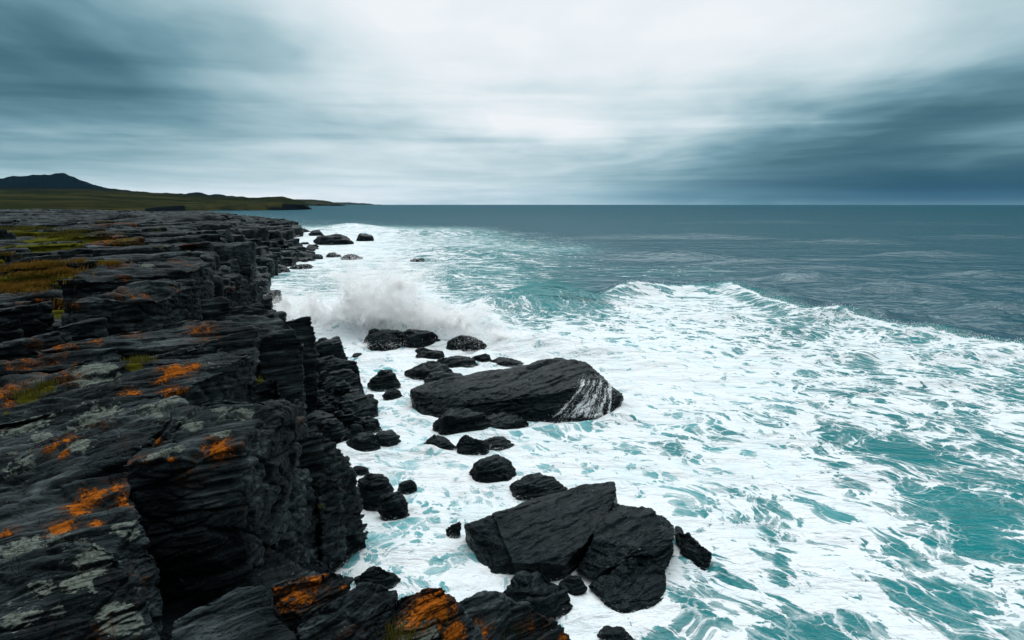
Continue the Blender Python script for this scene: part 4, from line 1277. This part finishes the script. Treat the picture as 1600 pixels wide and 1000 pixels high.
# ------------------------------------------------------------------ spray, running water, grass
from mathutils.bvhtree import BVHTree
M_SPRAY, T = material('sea_spray')
d_ = T.n('ShaderNodeBsdfDiffuse', ins={'Color': (.992, .995, .996, 1)})
t_ = T.n('ShaderNodeBsdfTranslucent', ins={'Color': (.992, .995, .996, 1)})
mx = T.n('ShaderNodeMixShader', ins={0: .5})
T.t.links.new(d_.outputs[0], mx.inputs[1])
T.t.links.new(t_.outputs[0], mx.inputs[2])
out(T, mx.outputs[0])
TET = np.array([[1, 1, 1], [1, -1, -1], [-1, 1, -1], [-1, -1, 1]], float) / math.sqrt(3)
TF = np.array([[0, 1, 2], [0, 3, 1], [0, 2, 3], [1, 3, 2]])


def drops(name, P, S, r, **kw):
    n_ = len(P)
    q = r.normal(size=(n_, 4))
    q /= np.linalg.norm(q, axis=1)[:, None]
    w, x, y, z_ = q.T
    R = np.stack([1 - 2 * (y * y + z_ * z_), 2 * (x * y - w * z_), 2 * (x * z_ + w * y), 2 * (x * y + w * z_), 1 - 2 * (x * x + z_ * z_), 2 * (y * z_ - w * x),
                  2 * (x * z_ - w * y), 2 * (y * z_ + w * x), 1 - 2 * (x * x + y * y)], 1).reshape(n_, 3, 3)
    V = np.einsum('nij,kj->nki', R, TET) * S[:, None, None] + P[:, None, :]
    Fc = (TF[None] + 4 * np.arange(n_)[:, None, None]).reshape(-1, 3)
    return link(name, raw_mesh(name, V.reshape(-1, 3), Fc, False), M_SPRAY, **kw)


def cloud(r, lst):
    """clouds of drops: (px, py, half width, half height, how many, distance, depth)"""
    P = []
    for (px, py, rx, ry, n_, D, dd) in lst:
        a, b, c = r.normal(size=(3, n_))
        k = np.maximum(np.sqrt(a * a + b * b + c * c), 1e-6)
        rad_ = np.abs(r.normal(0, .55, n_)) ** .9
        a, b, c = a / k * rad_, b / k * rad_, c / k * rad_
        w = ray(px, py)
        c0 = w * (D / w[1]) + np.array([0, 0, HC])
        m = D / FPX
        p = np.stack([c0[0] + a * rx * m, c0[1] + c * dd, c0[2] + b * ry * m], 1)
        # torn into plumes
        nn = fbm(p * .45, 3, 301)
        p[:, 2] += nn * ry * m * .8
        p[:, 0] += fbm(p * .45, 3, 302) * rx * m * .35
        P.append(p[p[:, 2] > -.1])
    return np.concatenate(P)


r = np.random.RandomState(5)
P = cloud(r, [(590, 480, 80, 56, 80000, 47, 2.6), (640, 490, 90, 50, 70000, 46, 2.4), (545, 480, 80, 50, 60000, 48, 2.6), (615, 440, 80, 40, 34000, 47, 2.6), (565, 445, 75, 40, 28000, 48, 2.6),
              (700, 508, 90, 30, 46000, 44.5, 1.8), (780, 526, 90, 22, 32000, 43, 1.6), (860, 545, 90, 15, 18000, 41, 1.4), (940, 560, 80, 12, 12000, 39, 1.4),
              (490, 485, 80, 40, 40000, 50, 2.8), (440, 480, 55, 30, 28000, 52, 2.8), (740, 490, 80, 24, 12000, 46, 1.8), (650, 425, 90, 30, 9000, 48, 2.4), (520, 435, 90, 32, 9000, 50, 2.4),
              (580, 540, 60, 8, 5000, 42, .8), (720, 552, 50, 6, 3000, 41, .6)])
# jets of water thrown up and out of the burst
J, JS = [P], [.010 + .016 * r.rand(len(P)) ** 2]
for k in range(70):
    px0 = r.choice([600, 640, 560, 690, 520]) + r.normal(0, 28)
    D_ = 47 - (px0 - 560) * .022
    w = ray(px0, 515)
    p0 = w * (D_ / w[1]) + np.array([0, 0, HC])
    v0 = np.array([r.normal(.3, 2.0), r.normal(-.3, 1.0), r.uniform(4.0, 9.4) * (1 if px0 < 660 else .6)])
    n_ = 900
    t0_ = r.uniform(.45, .85) * v0[2] / 9.8 * r.rand(n_) ** .6 * 1.5
    sp_ = .05 + .22 * t0_
    q = p0 + v0 * t0_[:, None] - np.array([0, 0, 4.9]) * (t0_ ** 2)[:, None] + r.normal(size=(n_, 3)) * sp_[:, None] * .8
    J.append(q[q[:, 2] > 0])
    JS.append((.010 + .022 * r.rand(n_) ** 3)[q[:, 2] > 0])
P, S = np.concatenate(J), np.concatenate(JS)
o = drops('wave_splash', P, S, r, kind='stuff')
o['label'] = 'white burst of spray where the wave hits the rocks'
P = cloud(r, [(458, 372, 22, 12, 3000, 205, 4), (545, 357, 40, 5, 3000, 250, 4), (600, 362, 40, 3, 1500, 240, 4), (450, 378, 24, 6, 1500, 190, 4)])
o = drops('surf_spray', P, .06 + .08 * r.rand(len(P)), r, kind='stuff')
o['label'] = 'spray over the surf at the far point'
# flecks thrown up along the breaking crest
k = np.where((np.abs(cd) < .7) & (ridge_on > .4) & (SR < 120))[0]
k = r.choice(k, 6000)
P = np.stack([SX[k], SY[k], H[k]], 1) + np.stack([r.normal(0, .15, len(k)), r.normal(0, .15, len(k)), np.abs(r.normal(0, .12, len(k)))], 1)
o = drops('crest_spray', P, .008 + .022 * r.rand(len(k)) ** 2, r, kind='stuff')
o['label'] = 'flecks of spray flying off the breaking crest'

# water running off the wedge
wedge = [o for o, _ in ROCKS if o.name.startswith('rock_wedge')][0]
dgv = get_v(wedge.data) + np.array(wedge.location)
pf = [tuple(p.vertices) for p in wedge.data.polygons]
bv = BVHTree.FromPolygons([Vector(v_) for v_ in dgv], pf)


Nw = get_n(wedge.data)
wx_, wy_, wd_ = proj(dgv)
s_ = np.clip((wy_ - 586) / 70.0, -1, 2)
sp17 = np.clip(s_, 0, 2) ** 1.7
t_ = (wx_ - 902 + 56 * sp17) / (56 + 58 * sp17)
vis = np.array([(n_ @ (np.array([0, 0, HC]) - p_)) > 0 for n_, p_ in zip(Nw, dgv)])
wm = smooth(-.08, .12, t_) * smooth(1.08, .9, t_) * smooth(-.12, .15, s_) * smooth(1.2, .9, s_) * vis
Fq = np.array([p for p in pf if len(p) == 4])
Fq = Fq[(wm[Fq] > .01).all(1)]
used = np.unique(Fq)
remap = np.zeros(len(dgv), int)
remap[used] = np.arange(len(used))
me = raw_mesh('running_water', dgv[used] + Nw[used] * .018, remap[Fq])
attr(me, 'flow', np.stack([t_[used], s_[used], 0 * s_[used]], 1), 'FLOAT_VECTOR')
attr(me, 'wm', wm[used])
M_RUN, T = material('running_water')
fl = T.attr('flow', True)
wmk = T.attr('wm')
pos = T.n('ShaderNodeNewGeometry').outputs['Position']
bend = T.vm('ADD', fl, T.vm('SCALE', T.vm('SUBTRACT', T.n('ShaderNodeTexNoise', ins={'Vector': pos, 'Scale': 2.2, 'Detail': 4.0}).outputs['Color'], (.5, .5, .5)), .22))
k1 = T.noise(T.n('ShaderNodeMapping', ins={0: bend, 3: (9.0, 1.0, 1.0)}).outputs[0], 1.0, 5, .6)
k2 = T.noise(T.n('ShaderNodeMapping', ins={0: bend, 3: (26.0, 2.2, 1.0)}).outputs[0], 1.0, 5, .65)
k3 = T.noise(pos, 16.0, 5, .7)
kk = T.m('ADD', T.m('ADD', T.m('MULTIPLY', k1, .55), T.m('MULTIPLY', k2, .45)), T.m('MULTIPLY', T.m('SUBTRACT', k3, .5), .28))
al_ = T.sstep(T.m('ADD', kk, T.m('MULTIPLY', T.m('SUBTRACT', wmk, 1.0), .5)), .47, .60)
b = principled(T, Base_Color=(.62, .67, .69, 1), Roughness=.5, Alpha=T.m('MULTIPLY', al_, .92))
out(T, b.outputs[0])
o = link('running_water', me, M_RUN, kind='stuff')
o['label'] = 'threads of white water pouring off the wedge'
DP, DS = [], []
k_ = np.where(wm > .4)[0]
for k in r.choice(k_, 1500):
    DP.append(dgv[k] + Nw[k] * abs(r.normal(0, .06)) + r.normal(0, .04, 3))
    DS.append(r.uniform(.004, .012))
o = drops('runoff_spray', np.array(DP), np.array(DS), r, kind='stuff')
o['label'] = 'drops flying off the threads of running water'


# ------------------------------------------------------------------ grass
def grass_mat(name, c0, c1, c2):
    m, T = material(name)
    tone = T.attr('tone')
    c = T.ramp(tone, [(0, c0), (.5, c1), (1, c2)])
    b = principled(T, Base_Color=c, Roughness=.7)
    T.set(b.inputs['Specular IOR Level'], .15)
    tr_ = T.n('ShaderNodeBsdfTranslucent', ins={'Color': c})
    mx = T.n('ShaderNodeMixShader', ins={0: .3})
    T.t.links.new(b.outputs[0], mx.inputs[1])
    T.t.links.new(tr_.outputs[0], mx.inputs[2])
    out(T, mx.outputs[0])
    return m


M_GOLD = grass_mat('golden_grass', (.05, .04, .006), (.14, .080, .010), (.25, .125, .018))
M_GREEN = grass_mat('green_grass', (.025, .03, .004), (.07, .07, .008), (.14, .12, .016))


def blades(name, roots, hmin, hmax, wid, mat, lean=(.6, .1), **kw):
    roots = np.asarray(roots)
    n_ = len(roots)
    a = r.rand(n_) * 2 * math.pi
    h = r.uniform(hmin, hmax, n_)
    ln = np.stack([np.cos(a) * .45 + lean[0], np.sin(a) * .45 + lean[1]], 1) * h[:, None] * r.uniform(.3, 1.0, n_)[:, None]
    w = wid * r.uniform(.6, 1.3, n_)
    sx_, sy_ = -np.sin(a) * w, np.cos(a) * w
    V = np.zeros((n_, 5, 3))
    V[:, 0] = roots + np.stack([-sx_, -sy_, 0 * w - .02], 1)
    V[:, 1] = roots + np.stack([sx_, sy_, 0 * w - .02], 1)
    mid_ = roots + np.stack([ln[:, 0] * .3, ln[:, 1] * .3, h * .6], 1)
    V[:, 2] = mid_ + np.stack([-sx_, -sy_, 0 * w], 1) * .7
    V[:, 3] = mid_ + np.stack([sx_, sy_, 0 * w], 1) * .7
    V[:, 4] = roots + np.stack([ln[:, 0], ln[:, 1], h * r.uniform(.75, 1, n_)], 1)
    Fc = np.array([[0, 1, 3], [0, 3, 2], [2, 3, 4]])[None] + 5 * np.arange(n_)[:, None, None]
    me = raw_mesh(name, V.reshape(-1, 3), Fc.reshape(-1, 3))
    attr(me, 'tone', np.repeat(np.clip(r.normal(.5, .22, n_) + .3 * fbm(roots * .8, 2, 401), 0, 1), 5))
    return link(name, me, mat, **kw)


SC.view_layers[0].update()
dgs = bpy.context.evaluated_depsgraph_get()


def ground(px, py):
    hit, loc, nor_, _, ob, _ = SC.ray_cast(dgs, Vector((0, 0, HC)), Vector(ray(px, py)).normalized())
    return (np.array(loc), nor_, ob) if hit else None


def roots_at(lst, n_):
    R_ = []
    for (px, py, rx, ry, w) in lst:
        for _ in range(int(n_ * w)):
            g = ground(px + r.normal(0, .5) * rx, py + r.normal(0, .5) * ry)
            if g is not None and g[0][2] > 2.0 and g[1][2] > .25:
                R_.append(g[0] + np.array([r.normal(0, .12), r.normal(0, .12), 0]))
    return R_


blades('grass', roots_at([(40, 424, 64, 9, 1), (75, 417, 46, 7, .6), (20, 450, 50, 7, .7), (55, 444, 30, 5, .4), (90, 428, 24, 6, .2)], 7500), .06, .24, .012, M_GOLD, kind='stuff',
       label='golden tussocky grass in a hollow at the left edge')
blades('grass', roots_at([(172, 412, 16, 3, .4), (90, 478, 10, 8, .3), (120, 409, 10, 3, .2), (10, 400, 14, 4, .3), (160, 347, 14, 2, .3), (170, 366, 26, 3, .4)], 1500), .08, .22, .012, M_GOLD, kind='stuff',
       label='dry grass growing in the joints of the ledges')
blades('grass', roots_at([(30, 357, 50, 2.5, 1), (90, 368, 44, 4, 1), (120, 362, 30, 3, .5), (8, 402, 14, 4, .3), (55, 434, 40, 6, .4)], 2200), .10, .26, .025, M_GREEN, kind='stuff',
       label='green turf on the far part of the ledges')
for lb, lst, n_, h0, h1, wd in [
        ('tuft of yellow green grass on the long ledge, right of the rounded nose', [(216, 563, 12, 3.5, 1)], 420, .05, .14, .006),
        ('streak of low yellow green moss grass along the long ledge at the left', [(48, 611, 18, 5, 1), (78, 598, 20, 4, .7), (30, 618, 10, 3, .3)], 900, .03, .08, .006),
        ('tuft of grass at the bottom edge beside the orange crusted rock', [(622, 994, 18, 8, 1)], 500, .06, .2, .004),
        ('few thin blades of grass among the lumpy brown black rock at the bottom', [(795, 985, 8, 6, 1)], 60, .06, .16, .003)]:
    rt = roots_at(lst, n_)
    if rt:
        rt = np.array(rt)
        mc = np.median(rt, 0)
        rt = rt[np.linalg.norm(rt - mc, axis=1) < 1.6]
        c_ = np.mean(rt, 0)
        o = blades('grass', np.array(rt) - c_, h0, h1, wd, M_GREEN, (.1, .05), label=lb, kind='stuff')
        o.location = c_
HAZE = 6e-6
# ------------------------------------------------------------------ haze
bm = bmesh.new()
bmesh.ops.create_cube(bm, size=1.0)
for v_ in bm.verts:
    v_.co = Vector((v_.co.x * 52000, v_.co.y * 52000, -6 if v_.co.z < 0 else 420))
hz = bpy.data.meshes.new('haze')
bm.to_mesh(hz)
bm.free()
M_HAZE, T = material('haze')
pv = T.n('ShaderNodeVolumePrincipled', ins={'Color': (.35, .70, 1.0, 1), 'Density': HAZE, 'Anisotropy': .2})
out(T, pv.outputs[0], True)
link('haze', hz, M_HAZE, kind='stuff')
